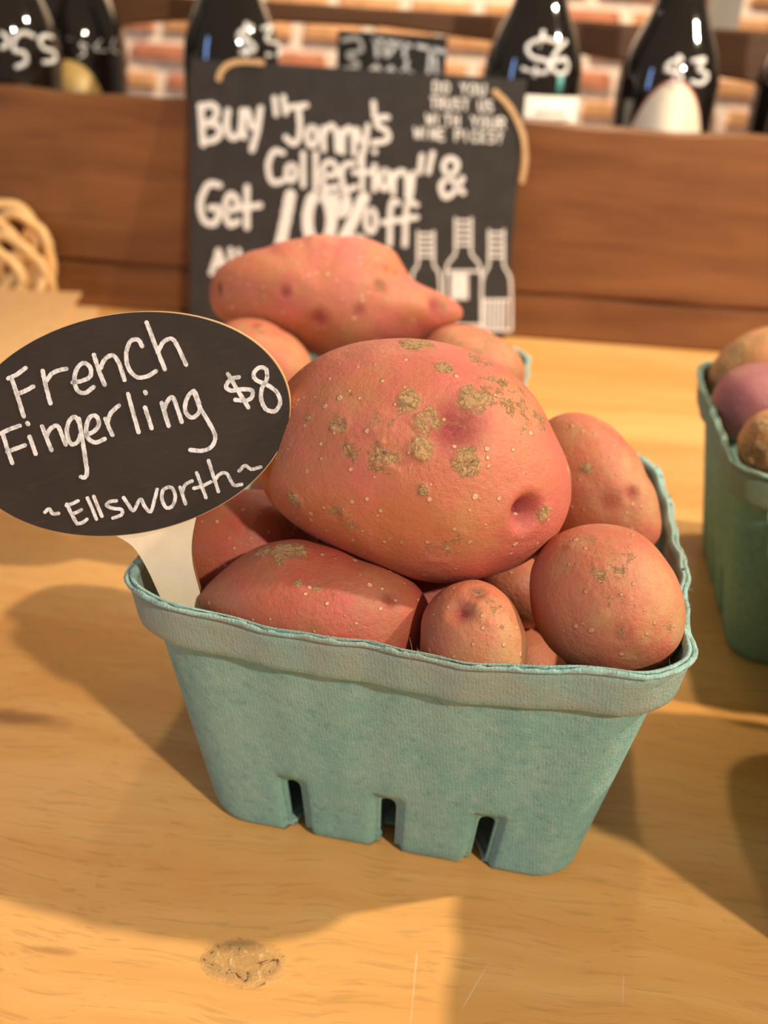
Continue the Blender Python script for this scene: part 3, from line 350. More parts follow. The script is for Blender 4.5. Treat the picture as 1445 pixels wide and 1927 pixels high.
BOARDSMALL = [[[0.05661,0.18357],[0.05716,0.17675]],[[0.05661,0.18357],[0.05972,0.18307],[0.06116,0.18042],[0.06017,0.17761],[0.05716,0.17675]],[[0.06519,0.18372],[0.06351,0.18191],[0.0638,0.1785],[0.06578,0.1769],[0.06746,0.17872],[0.06717,0.18213],[0.06519,0.18372]],[[0.07594,0.18364],[0.07839,0.18036]],[[0.0802,0.18389],[0.07839,0.18036],[0.0787,0.17695]],[[0.08451,0.18379],[0.08285,0.18198],[0.08317,0.17857],[0.08516,0.17697],[0.08682,0.17879],[0.0865,0.18219],[0.08451,0.18379]],[[0.08881,0.18368],[0.08965,0.17825],[0.09161,0.177],[0.0933,0.17847],[0.09306,0.18393]],[[0.05531,0.17314],[0.05911,0.17337]],[[0.05721,0.17326],[0.05777,0.16636]],[[0.06162,0.16627],[0.06105,0.17317],[0.06436,0.17267],[0.06454,0.17061],[0.06133,0.16973]],[[0.06242,0.16979],[0.06543,0.1665]],[[0.06679,0.17319],[0.06753,0.1677],[0.06928,0.16641],[0.07079,0.16789],[0.07058,0.17342]],[[0.0761,0.17274],[0.0736,0.17328],[0.07297,0.17117],[0.07614,0.16928],[0.07609,0.16685],[0.0731,0.16667]],[[0.07825,0.17324],[0.08204,0.17346]],[[0.08014,0.17335],[0.08078,0.16646]],[[0.0897,0.17328],[0.09051,0.16779],[0.09227,0.16651],[0.09376,0.16799],[0.09348,0.17351]],[[0.099,0.17283],[0.0965,0.17337],[0.0959,0.17126],[0.09908,0.16937],[0.09906,0.16694],[0.09608,0.16677]],[[0.05294,0.16227],[0.05472,0.15537],[0.05557,0.16033],[0.05719,0.15552],[0.05786,0.16257]],[[0.06068,0.16237],[0.06125,0.1554]],[[0.06595,0.16233],[0.07025,0.16259]],[[0.0681,0.16246],[0.06871,0.15549]],[[0.07245,0.16236],[0.07307,0.15539]],[[0.07614,0.16258],[0.07677,0.15561]],[[0.07276,0.15888],[0.07645,0.1591]],[[0.08544,0.16242],[0.08792,0.15907]],[[0.08973,0.16268],[0.08792,0.15907],[0.08825,0.15558]],[[0.09407,0.16257],[0.0924,0.16073],[0.09275,0.15725],[0.09476,0.15562],[0.09643,0.15747],[0.09608,0.16095],[0.09407,0.16257]],[[0.09841,0.16247],[0.09928,0.15693],[0.10126,0.15565],[0.10296,0.15716],[0.10269,0.16273]],[[0.10561,0.15555],[0.10489,0.1625],[0.10863,0.16203],[0.10885,0.15995],[0.10525,0.15903]],[[0.10647,0.15911],[0.10991,0.15581]],[[0.04518,0.15258],[0.04685,0.1456],[0.04761,0.15061],[0.04912,0.14574],[0.04972,0.15286]],[[0.0523,0.15268],[0.05285,0.14564]],[[0.05772,0.1456],[0.05716,0.15264],[0.06113,0.14581],[0.06055,0.15285]],[[0.06653,0.15288],[0.06314,0.15267],[0.06373,0.14563],[0.06713,0.14584]],[[0.06343,0.14916],[0.06626,0.14933]],[[0.07572,0.1457],[0.07509,0.15273],[0.07854,0.15224],[0.07876,0.14978],[0.0754,0.14922]],[[0.08219,0.15283],[0.08284,0.1458]],[[0.09047,0.1523],[0.08815,0.15286],[0.08736,0.14928],[0.08882,0.14583],[0.09102,0.14668]],[[0.09298,0.15282],[0.09368,0.14579]],[[0.09636,0.15303],[0.09333,0.14931],[0.09706,0.146]],[[0.10267,0.15238],[0.10007,0.15292],[0.09944,0.15077],[0.10275,0.14885],[0.10272,0.14637],[0.09962,0.14618]],[[0.10532,0.1515],[0.10658,0.15298],[0.10814,0.15167],[0.10695,0.14948],[0.1071,0.14807]],[[0.10726,0.14653],[0.10732,0.14596]]]
BOARDBOT = [[[0.05496,0.061],[0.05432,0.05543],[0.05115,0.04686],[0.05322,0.01295]],[[0.06604,0.06176],[0.06754,0.05634],[0.072,0.04832],[0.07525,0.01455]],[[0.05321,0.07891],[0.06498,0.0797]],[[0.05351,0.07495],[0.0653,0.07574]],[[0.05381,0.07097],[0.06562,0.07178]],[[0.05411,0.06698],[0.06595,0.06779]],[[0.05442,0.06298],[0.06627,0.06379]],[[0.05306,0.08088],[0.05457,0.06097]],[[0.06482,0.08167],[0.06643,0.06178]],[[0.05365,0.01298],[0.07483,0.01452]],[[0.08245,0.0711],[0.08188,0.06559],[0.07634,0.05326],[0.07926,0.01292]],[[0.09343,0.07185],[0.09499,0.06649],[0.1027,0.05509],[0.10719,0.01495]],[[0.08036,0.0901],[0.09202,0.09087]],[[0.08073,0.0859],[0.09241,0.08668]],[[0.08111,0.08168],[0.09281,0.08247]],[[0.08148,0.07745],[0.09322,0.07824]],[[0.08186,0.0732],[0.09362,0.074]],[[0.08017,0.09219],[0.08205,0.07107]],[[0.09182,0.09296],[0.09382,0.07187]],[[0.0798,0.01296],[0.10665,0.01491]],[[0.10827,0.06411],[0.10783,0.05858],[0.10436,0.04686],[0.10745,0.01113]],[[0.11862,0.06482],[0.12019,0.05943],[0.12601,0.04838],[0.13033,0.0128]],[[0.10596,0.08321],[0.11695,0.08395]],[[0.10639,0.07899],[0.1174,0.07973]],[[0.10681,0.07475],[0.11785,0.0755]],[[0.10725,0.0705],[0.11831,0.07125]],[[0.10768,0.06623],[0.11876,0.06699]],[[0.10575,0.08531],[0.1079,0.06408]],[[0.11673,0.08605],[0.11899,0.06485]],[[0.10789,0.01116],[0.12989,0.01277]],[[0.08122,0.05174],[0.08285,0.03317]],[[0.0831,0.05187],[0.08475,0.0333]],[[0.08499,0.05201],[0.08666,0.03344]],[[0.08687,0.05214],[0.08856,0.03357]],[[0.08876,0.05227],[0.09046,0.03371]],[[0.09064,0.0524],[0.09236,0.03384]],[[0.09253,0.05253],[0.09426,0.03398]],[[0.07634,0.05326],[0.1027,0.05509]],[[0.10716,0.03301],[0.10879,0.01277]],[[0.11039,0.03324],[0.11205,0.013]],[[0.11361,0.03347],[0.1153,0.01324]],[[0.11683,0.0337],[0.11855,0.01348]],[[0.12005,0.03393],[0.1218,0.01372]],[[0.12327,0.03416],[0.12505,0.01395]],[[0.10631,0.0339],[0.12563,0.03527]]]
BOARDARC = [[[-0.09771,0.17583],[-0.09619,0.1808],[-0.09083,0.18597],[-0.08126,0.18859],[-0.06595,0.18879]],[[0.09999,0.1798],[0.11027,0.17205],[0.11912,0.16064],[0.12468,0.14853],[0.12708,0.13427],[0.1263,0.1207]]]
BOTTLES = {"a":{"c":[-0.384,0.553,0.0185],"txt":[[[0.0108,-0.0365,0.1767],[0.0155,-0.0349,0.1734],[0.0137,-0.0364,0.1675],[0.01,-0.0377,0.1665]],[[0.0312,-0.0221,0.1751],[0.0258,-0.028,0.1777],[0.0202,-0.0324,0.1737],[0.0191,-0.034,0.1652],[0.0251,-0.03,0.1637],[0.0254,-0.0297,0.157],[0.0187,-0.0345,0.153]],[[0.0378,-0.005,0.1756],[0.0352,-0.0145,0.1761],[0.0334,-0.0191,0.1723],[0.0351,-0.0165,0.1672],[0.0384,-0.0069,0.165],[0.0387,-0.0068,0.159],[0.0343,-0.019,0.1574]]]},"b":{"c":[-0.358,0.632,0.0185],"txt":[[[0.0198,-0.0333,0.1692],[0.0141,-0.0358,0.1713],[0.0177,-0.0348,0.1642],[0.0128,-0.037,0.1608]],[[0.0286,-0.0252,0.1749],[0.0245,-0.0302,0.1678],[0.0316,-0.0226,0.1666]],[[0.0357,-0.0131,0.1766],[0.0345,-0.0176,0.1684],[0.0374,-0.0111,0.1652]]]},"c":{"c":[-0.2115,0.585,0.0185],"txt":[[[0.0232,-0.0244,0.1919],[0.0163,-0.0307,0.1884],[0.014,-0.0335,0.1831],[0.0223,-0.0299,0.1806],[0.0253,-0.0284,0.1752],[0.0151,-0.0352,0.1728]],[[0.0188,-0.0268,0.1945],[0.0196,-0.0331,0.17]],[[0.0289,-0.0182,0.1904],[0.0333,-0.0035,0.1927],[0.0321,-0.0173,0.1827],[0.0375,0.0017,0.18],[0.0384,0.0014,0.1731],[0.0328,-0.02,0.1722]]]},"d":{"c":[0.0325,0.585,0.0185],"txt":[[[0.0156,-0.0293,0.1932],[0.0032,-0.0323,0.1954],[-0.0073,-0.0335,0.1898],[-0.0033,-0.0364,0.1828],[0.0091,-0.0363,0.1799],[0.0076,-0.0376,0.1725],[-0.0103,-0.0367,0.1744]],[[0.0034,-0.0294,0.2012],[-0.0,-0.0388,0.1692]],[[0.0212,-0.0249,0.195],[0.0147,-0.0318,0.1874],[0.0118,-0.036,0.1778],[0.0183,-0.0337,0.1723],[0.0245,-0.0293,0.1755],[0.0219,-0.0293,0.1827],[0.014,-0.0346,0.1801]]]},"e":{"c":[0.1385,0.585,0.0185],"txt":[[[0.0027,-0.035,0.1878],[-0.0058,-0.0353,0.1852],[-0.0089,-0.0362,0.1799],[0.0006,-0.038,0.1777],[0.0032,-0.0382,0.1724],[-0.0063,-0.0381,0.1707]],[[-0.0004,-0.0342,0.1905],[-0.0017,-0.0387,0.1688]],[[0.0089,-0.0341,0.1867],[0.0192,-0.0289,0.1887],[0.0146,-0.0338,0.182],[0.0232,-0.03,0.1781],[0.019,-0.0334,0.1721],[0.0103,-0.0369,0.1731]]]},"f":{"c":[0.2445,0.585,0.0185],"txt":[]}}
H, AT, AW, AB = .084, .0700, .0645, .0533
def basket_mesh(seed=0):
    slots = (-.026, 0, .026); hw = .0022; rw = .0046
    us = set()
    Ls = AB - .012
    for s in slots:
        for d in (0, .0009, .0015, .0019, hw, .0028, .0034, .0038, rw, .0052, .0068): us.add(round(s + d, 5)); us.add(round(s - d, 5))
    us = sorted(u for u in us if abs(u) < Ls)
    full = []
    pts = [-Ls] + us + [Ls]
    for a, b in zip(pts, pts[1:]):
        n = max(1, int(round((b - a) / .0016)))
        full += [a + (b - a) * k / n for k in range(n)]
    full.append(Ls)
    full = np.array(full); nc = 14
    # rows: (half size, corner radius, z)
    rows = []
    for k, f in ((.0, .0), (.45, 0), (.75, 0), (.87, 0), (.90, 0), (.945, 0)): rows.append((max(AB * k, .0005), .012 * max(k, .02), .0012))
    rows += [(AB - .0022, .0115, .0010), (AB - .0010, .012, .0001), (AB - .0002, .012, .0013)]
    zt = .0195
    zz = list(np.linspace(.003, zt, 9)) + [zt + .0035, zt + .0050] + list(np.linspace(zt + .007, H - .0165, 22))
    for z in zz: f = z / (H - .0155); rows.append((AB + (AW - AB) * f, .012 + .004 * f, z))
    rows += [(AW + .0003, .016, H - .0150), (AW + .0016, .0165, H - .0143), (AW + .0030, .017, H - .0140), (AW + .0037, .0175, H - .0132)]
    for z in np.linspace(H - .0115, H - .0027, 7): rows.append((AW + .0040 + (AT - AW - .0040) * (z - H + .0132) / .0132, .018, z))
    rows += [(AT - .0006, .018, H - .0021), (AT - .0004, .018, H - .0017), (AT + .0005, .018, H - .0013), (AT + .0007, .018, H - .0007), (AT + .0003, .018, H)]
    nz = len(rows); r = random.Random(seed); ph = [r.uniform(0, 6.28) for _ in range(30)]
    V = []; side_len = len(full) + nc
    hole_row = 9 + 8   # index of row at z == zt
    for (h, cr, z) in rows:
        L = h - cr; k = L / Ls
        for sd in range(4):
            a = sd * math.pi / 2; ca, sa = math.cos(a), math.sin(a)
            loc = [(u * k, -h, u, 0) for u in full]
            for j in range(1, nc + 1):
                t = j / (nc + 1) * math.pi / 2
                loc.append((L + cr * math.sin(t), -L - cr * math.cos(t), 9, t))
            for x, y, u, t in loc:
                zz_ = z
                inw = 0.0
                if u < 5:
                    d = min(abs(u - s) for s in slots)
                    if z < .0255:
                        rec = 1 - min(1, max(0, (d - .0036) / .0012)); top = min(1, max(0, (.0248 - z) / .0016)); inw = .0021 * rec * top
                    if abs(z - zt) < 1e-6 and d < hw + 1e-6: zz_ = zt + math.sqrt(max(0, hw * hw - d * d)) * .95
                    bulge = .0012 * math.sin(math.pi * (u / Ls + 1) / 2) * min(1, z / .03); inw -= bulge
                y2 = y + inw
                X, Y = x * ca - y2 * sa, x * sa + y2 * ca
                th = math.atan2(Y, X)
                wob = .0006 * math.sin(5 * th + ph[0]) + .0004 * math.sin(11 * th + ph[1]) + .00025 * math.sin(29 * th + ph[2])
                f = z / H
                zr = 0
                if z > .05:
                    q = (z - .05) / .034
                    zr = q * (.0007 * math.sin(3 * th + ph[3]) + .0004 * math.sin(9 * th + ph[4]))
                    if u < 5: zr -= q * .0016 * (1 - (u / Ls) ** 2)
                if z > H - .0009: zr += .00016 * math.sin(67 * th + ph[5]) + .00012 * math.sin(131 * th + ph[6]) + .0002 * math.sin(23 * th + ph[7]) + r.uniform(-.00022, .00022); 
                rr = math.hypot(X, Y) + 1e-9
                if z > .004: X += X / rr * wob * (.3 + f); Y += Y / rr * wob * (.3 + f)
                V.append((X, Y, zz_ + zr))
    N = side_len * 4; Fc = []
    for k in range(nz - 1):
        for i in range(N):
            i2 = (i + 1) % N; c = i % side_len
            if c < len(full) - 1:
                um = (full[c] + full[c + 1]) / 2
                if min(abs(um - s) for s in slots) < hw and 3 <= k < hole_row: continue
            Fc.append((k * N + i, k * N + i2, (k + 1) * N + i2, (k + 1) * N + i))
    Fc.append(tuple(range(N - 1, -1, -1)))
    me = bpy.data.meshes.new('pulp_shell'); me.from_pydata(V, [], Fc); me.update()
    bm = bmesh.new(); bm.from_mesh(me); bmesh.ops.delete(bm, geom=[v for v in bm.verts if not v.link_faces], context='VERTS')
    bmesh.ops.recalc_face_normals(bm, faces=bm.faces[:])
    # outward orientation test on the front wall
    f0 = max(bm.faces, key=lambda f: -f.calc_center_median().y)
    if f0.normal.y > 0: bmesh.ops.reverse_faces(bm, faces=bm.faces[:])
    bm.to_mesh(me); bm.free()
    tmp = bpy.data.objects.new('tmp', me); col.objects.link(tmp)
    md = tmp.modifiers.new('s', 'SOLIDIFY'); md.thickness = .0017; md.offset = -1; md.use_even_offset = False
    dg = bpy.context.evaluated_depsgraph_get(); ev = tmp.evaluated_get(dg); out = bpy.data.meshes.new_from_object(ev)
    bpy.data.objects.remove(tmp); out.name = 'pulp_shell'
    out.polygons.foreach_set('use_smooth', [True] * len(out.polygons))
    return out
bmesh_a = basket_mesh(3); bmesh_a.materials.append(M['pulp'])
bmesh_b = bmesh_a.copy(); bmesh_b.materials.clear(); bmesh_b.materials.append(M['pulp_b'])
def basket(x, y, deg, scale, label, me):
    e = empty('berry_basket', (x, y, 0), math.radians(deg)); tag(e, label, 'basket', 'moulded pulp produce baskets')
    s = link('pulp_shell', me, None, e); s.scale = (scale,) * 3
    return e
PSI = -4.56
b1 = basket(0, 0, PSI, 1, 'teal pulp basket in front, heaped with pink potatoes and holding the oval sign', bmesh_a)
b2 = basket(-.034, .153, -8, .9, 'teal pulp basket behind the front one, below the black chalkboard', bmesh_a)
b3 = basket(.1745, .114, -4.4, 1, 'dark green pulp basket of purple and gold potatoes at the right edge', bmesh_b)
b4 = basket(.172, -.036, 0, 1, 'dark green pulp basket mostly out of frame at the lower right', bmesh_b)
# loose paper fibres along the torn rim of the front basket
def fibres(parent):
    r = random.Random(11); V, Fc = [], []
    me = bmesh_a; co = np.empty(len(me.vertices) * 3); me.vertices.foreach_get('co', co); co = co.reshape(-1, 3)
    top = co[co[:, 2] > H - .0025]
    for _ in range(420):
        p = top[r.randrange(len(top))]; d = np.array([r.gauss(0, 1), r.gauss(0, 1), r.gauss(.3, .8)]); d /= np.linalg.norm(d); b = np.array([r.gauss(0, 1) for _ in range(3)]) * .0006
        L = r.uniform(.0006, .0022); wd = r.uniform(.00003, .00006); s = np.cross(d, [0, .3, 1]); s = s / (np.linalg.norm(s) + 1e-9) * wd; q = np.cross(d, s); q = q / (np.linalg.norm(q) + 1e-9) * wd
        n0 = len(V)
        for k in range(4):
            t = k / 3; c = p + d * L * t + b * t * t; f = 1 - .6 * t
            V += [c + s * f, c + q * f, c - (s + q) * f * .7]
        for k in range(3):
            for j in range(3): a = n0 + k * 3 + j; b_ = n0 + k * 3 + (j + 1) % 3; Fc.append((a, b_, b_ + 3, a + 3))
    o = pydata('rim_fibres', V, Fc, M['pulp'], parent, True); o['kind'] = 'stuff'; return o
fibres(b1)

# ------------------------------------------------------------------ potatoes
_sph = {}
def sphere(sub):
    if sub not in _sph:
        bm = bmesh.new(); bmesh.ops.create_icosphere(bm, subdivisions=sub, radius=1)
        bm.verts.index_update(); v = np.array([x.co[:] for x in bm.verts]); v /= np.linalg.norm(v, axis=1)[:, None]
        f = [tuple(x.index for x in q.verts) for q in bm.faces]; bm.free(); _sph[sub] = (v, f)
    return _sph[sub]
def shape_noise(g, rs, n, fmin, fmax):
    out = np.zeros(len(g))
    for _ in range(n):
        k = rs.normal(size=3); k = k / np.linalg.norm(k) * rs.uniform(fmin, fmax); out += np.sin(g @ k + rs.uniform(0, 6.28)) / n
    return out
def finish_potato(L, f, c, m, mat, label, group, eyes=(), spots=(), name='potato'):
    """L local vertices; adds dimples, attributes and the object at c with axes m"""
    nn = L / np.linalg.norm(L, axis=1)[:, None]; eyea = np.zeros(len(L)); sca = np.zeros(len(L))
    for x, y, z, r, dp in eyes:
        d = np.linalg.norm(L - np.array([x, y, z]), axis=1); e = np.exp(-(d / r) ** 2); L = L - nn * (abs(dp) * e)[:, None]
        ring = np.exp(-((d - 1.5 * r) / (.6 * r)) ** 2); L = L + nn * (max(dp, 0) * .12 * ring)[:, None]; eyea = np.maximum(eyea, np.exp(-(d / (r * 1.1)) ** 2) * max(0, min(1, dp / .0012)))
    for x, y, z, r, s in spots:
        d = np.linalg.norm(L - np.array([x, y, z]), axis=1); sca = np.maximum(sca, s * np.exp(-(d / (r * 1.05)) ** 4 * .9))
    if sca.max() > 0:   # flaky relief of the russet scabs
        rs = np.random.default_rng(len(spots)); rg = np.abs(shape_noise(L, rs, 14, 1800, 4200)) * 3.2; rg2 = shape_noise(L, rs, 10, 700, 1500)
        on = np.clip((sca + 1.2 * rg2 - .45) / .35, 0, 1); L = L + nn * (on * sca * (.00022 + .00042 * rg))[:, None]
    me = bpy.data.meshes.new(name); me.from_pydata(L.tolist(), [], f)
    for nm, a in (('eye', eyea), ('scab', sca)):
        at_ = me.attributes.new(nm, 'FLOAT', 'POINT'); at_.data.foreach_set('value', a.astype(np.float32))
    o = link(name, me, mat, None, True)
    o.matrix_world = Matrix(((m[0][0], m[1][0], m[2][0], c[0]), (m[0][1], m[1][1], m[2][1], c[1]), (m[0][2], m[1][2], m[2][2], c[2]), (0, 0, 0, 1)))
    tag(o, label, 'potato', group); return o
def potato(key, mat, label, group, sub=6, seed=1, lump=.02):
    p = POT[key]; m = np.array(p['m']).reshape(3, 3); g, f = sphere(sub); rs = np.random.default_rng(seed)
    th = np.append(np.arange(45) * 8 * math.pi / 180 - math.pi, math.pi); rho = np.array(p['rho'])
    ph = np.arctan2(g[:, 1], g[:, 0]); per = lambda a: np.interp(ph, th, np.append(a, a[0]))
    fine = np.fft.irfft(np.fft.rfft(rho), 45); k = np.fft.rfft(rho); k[3:] = 0; soft = np.fft.irfft(k, 45)
    # cubic periodic upsample for smooth outlines
    K = np.fft.rfft(fine); K2 = np.zeros(361, complex); K2[:len(K)] = K * (720 / 45); up = np.fft.irfft(K2, 720)
    thu = np.append(np.arange(720) * .5 * math.pi / 180 - math.pi, math.pi); rf = np.interp(ph, thu, np.append(up, up[0]))
    s = np.hypot(g[:, 0], g[:, 1]); wgt = np.clip((s - .25) / .7, 0, 1); wgt = wgt * wgt * (3 - 2 * wgt); rr = per(soft) * (1 - wgt) + rf * wgt
    dz = p['d'] * (1 + .05 * shape_noise(g, rs, 3, 1, 2.2))
    L = np.stack([g[:, 0] * rr, g[:, 1] * rr, g[:, 2] * dz], 1)
    amp = lump * p['d']; fade = np.abs(g[:, 2]) ** .7
    L *= (1 + (shape_noise(g, rs, 8, 3, 7) * lump * 2.2 * fade + shape_noise(g, rs, 8, 9, 18) * lump * .5))[:, None]
    return finish_potato(L, f, p['c'], m, M[mat], label, group, p['eyes'], p['spots'])
def plain_potato(c, ax, rot, mat, label, group, sub=5, seed=1):
    g, f = sphere(sub); rs = np.random.default_rng(seed)
    L = g * np.array(ax) * (1 + .09 * shape_noise(g, rs, 6, 1.5, 4) + .025 * shape_noise(g, rs, 8, 6, 12))[:, None]
    R = Matrix.Rotation(rot[2], 3, 'Z') @ Matrix.Rotation(rot[1], 3, 'Y') @ Matrix.Rotation(rot[0], 3, 'X')
    m = [[R[j][i] for j in range(3)] for i in range(3)]
    ey = [(*(np.array(d) / np.linalg.norm(d) * np.array(ax)), .003, .001) for d in rs.normal(size=(4, 3))]
    return finish_potato(L, f, c, m, M[mat], label, group, ey)
GF = 'pink potatoes in the front basket'; GB = 'potatoes in the basket behind'; GR = 'potatoes in the right basket'
potato('P1', 'pot_big', 'largest pink potato on top of the front basket, freckled with tan scabs', GF, 7, 3, .014)
potato('P2', 'pot_tan', 'oblong pink potato behind the largest one, against the right rim of the front basket', GF, 6, 4)
potato('P3', 'pot_tan', 'round sandy pink potato in the front right corner of the front basket', GF, 6, 5, .012)
potato('P4', 'pot_tan', 'smallest upright potato in the middle of the front rim of the front basket', GF, 6, 6)
potato('P5', 'pot_red', 'long reddish potato with pointed brown tip beside the sign stick', GF, 6, 7, .014)
potato('P6', 'pot_red', 'shaded brownish potato under the oval sign, behind its stick', GF, 6, 8)
potato('P7', 'pot_big', 'pink potato showing only between the largest, the smallest and the round potato', GF, 5, 9)
potato('B1', 'pot_big', 'long knobbly pink potato with two lobes in front of the chalkboard', GB, 6, 10, .012)
potato('B2', 'pot_tan', 'pink potato below the knobbly one, just right of the oval sign edge', GB, 6, 11)
potato('B3', 'pot_tan', 'sandy orange potato below the knobbly one, at the right rim of the back basket', GB, 6, 12)
potato('R1', 'pot_gold', 'pinkish gold potato at the back of the right basket', GR, 5, 13)
potato('R2', 'pot_purple', 'smooth purple pink potato against the left rim of the right basket', GR, 5, 14)
potato('R3', 'pot_gold', 'rough golden brown potato at the front of the right basket', GR, 6, 15, .04)
potato('R4', 'pot_purple', 'purple pink potato in the right basket, out at the right', GR, 5, 16)
k = 0
for c, ax, rot, mt, lb, gp in (
    ((-.022, -.026, .0285), (.029, .0215, .0255), (0, 0, .2), 'pot_red', 'reddish potato low in the front basket, seen through the left slot', GF),
    ((.027, -.022, .0300), (.0205, .0235, .0270), (.1, 0, .4), 'pot_tan', 'shaded potato low in the front basket, seen through the middle and right slots', GF),
    ((-.022, .024, .0290), (.0255, .0235, .0265), (0, 0, .1), 'pot_tan', 'pink potato at the bottom of the front basket towards the back left', GF),
    ((.027, .026, .0310), (.0225, .0230, .0285), (0, .1, .3), 'pot_tan', 'pink potato at the bottom of the front basket under the oblong one', GF),
    ((-.006, .030, .0760), (.0260, .0200, .0200), (0, 0, .2), 'pot_red', 'reddish potato hidden behind the largest one in the front basket', GF),
    ((-.001, -.010, .0645), (.0200, .0170, .0130), (0, 0, .3), 'pot_red', 'shaded reddish potato showing in the gap under the largest one', GF),
    ((-.043, .014, .0700), (.0180, .0200, .0190), (0, 0, .3), 'pot_red', 'shaded reddish potato tucked behind the oval sign in the front basket', GF),
    ((-.045, .1450, .0400), (.0330, .0290, .0370), (0, 0, .2), 'pot_tan', 'pink potato deep in the back basket under the knobbly one', GB),
    ((-.002, .165, .0330), (.0250, .0260, .0300), (0, 0, .2), 'pot_tan', 'pink potato deep in the back basket under the sandy orange one', GB),
    ((.152, .140, .0290), (.0270, .0250, .0260), (0, 0, .2), 'pot_gold', 'gold potato at the bottom of the right basket towards the back', GR),
    ((.147, .086, .0365), (.0230, .0240, .0340), (0, 0, .2), 'pot_gold', 'gold potato at the bottom of the right basket towards the front', GR),
    ((0.147, -0.061, 0.0285), (0.0245, 0.0245, 0.026), (0, 0, .2), 'pot_purple', 'purple potato added out of frame to block light, near left bottom of the lower right basket', 'unseen potatoes added to block light in the lower right basket'),  # unseen heap from here, added to stop light leaks and extend the basket's shadow
    ((0.197, -0.061, 0.0285), (0.0245, 0.0245, 0.026), (0, 0, .2), 'pot_gold', 'gold potato added out of frame to block light, near right bottom of the lower right basket', 'unseen potatoes added to block light in the lower right basket'),
    ((0.147, -0.011, 0.0285), (0.0245, 0.0245, 0.026), (0, 0, .2), 'pot_gold', 'gold potato added out of frame to block light, far left bottom of the lower right basket', 'unseen potatoes added to block light in the lower right basket'),
    ((0.197, -0.011, 0.0285), (0.0245, 0.0245, 0.026), (0, 0, .2), 'pot_purple', 'purple potato added out of frame to block light, far right bottom of the lower right basket', 'unseen potatoes added to block light in the lower right basket'),
    ((0.15, -0.045, 0.079), (0.027, 0.033, 0.025), (0, 0, .2), 'pot_purple', 'purple potato added out of frame to block light, upper left layer of the lower right basket', 'unseen potatoes added to block light in the lower right basket'),
    ((0.2, -0.03, 0.079), (0.025, 0.036, 0.025), (0, 0, .2), 'pot_gold', 'gold potato added out of frame to block light, upper right layer of the lower right basket', 'unseen potatoes added to block light in the lower right basket'),
    ((0.172, -0.036, 0.115), (0.033, 0.033, 0.018), (0, 0, .2), 'pot_purple', 'purple potato added out of frame to lengthen the shadow, topping the lower right basket', 'unseen potatoes added to block light in the lower right basket'),
    ((.200, .100, .0330), (.0230, .0330, .0300), (0, 0, .2), 'pot_purple', 'purple pink potato at the bottom of the right basket', GR)):
    k += 1; plain_potato(c, ax, rot, mt, lb, gp, 5, 40 + k)

# ------------------------------------------------------------------ flat lettering
def ribbon(bm, pts, wd, z, rnd, th=.00012, n=8, ends=True):
    P = catmull(pts, n); T = np.gradient(P, axis=0); T /= (np.linalg.norm(T, axis=1)[:, None] + 1e-12); Nn = np.stack([-T[:, 1], T[:, 0]], 1)
    ext = [P[0] - T[0] * wd * .7, *P, P[-1] + T[-1] * wd * .7]; NN = [Nn[0] * .45, *Nn, Nn[-1] * .45]
    rows = []
    for p, q in zip(ext, NN):
        j = 1 + rnd.uniform(-.10, .10); a = p + q * wd * j; b = p - q * wd * (1 + rnd.uniform(-.10, .10))
        rows.append([bm.verts.new((a[0], a[1], z + th)), bm.verts.new((b[0], b[1], z + th)), bm.verts.new((b[0], b[1], z - .0001)), bm.verts.new((a[0], a[1], z - .0001))])
    for r0, r1 in zip(rows, rows[1:]):
        for k in range(4): bm.faces.new((r0[k], r0[(k + 1) % 4], r1[(k + 1) % 4], r1[k]))
    bm.faces.new(rows[0]); bm.faces.new(rows[-1][::-1])
def lettering(name, strokes, wd, z, mat, parent, seed=0, th=.00012):
    bm = bmesh.new(); rnd = random.Random(seed)
    for i, s in enumerate(strokes): ribbon(bm, s, wd, z + (i % 5) * .00002, rnd, th)
    bmesh.ops.recalc_face_normals(bm, faces=bm.faces[:]); return from_bm(name, bm, mat, parent)
def frame_empty(name, c, m):
    o = empty(name); o.matrix_world = Matrix(((m[0], m[3], m[6], c[0]), (m[1], m[4], m[7], c[1]), (m[2], m[5], m[8], c[2]), (0, 0, 0, 1))); return o
def slab(name, outline, z0, z1, mat, parent, bev=0.0):
    bm = bmesh.new(); lo = [bm.verts.new((x, y, z0)) for x, y in outline]; hi = [bm.verts.new((x, y, z1)) for x, y in outline]; n = len(lo)
    bm.faces.new(lo[::-1]); top = bm.faces.new(hi)
    for i in range(n): bm.faces.new((lo[i], lo[(i + 1) % n], hi[(i + 1) % n], hi[i]))
    if bev: bmesh.ops.bevel(bm, geom=top.edges[:], offset=bev, segments=2, affect='EDGES')
    bmesh.ops.recalc_face_normals(bm, faces=bm.faces[:]); return from_bm(name, bm, mat, parent)

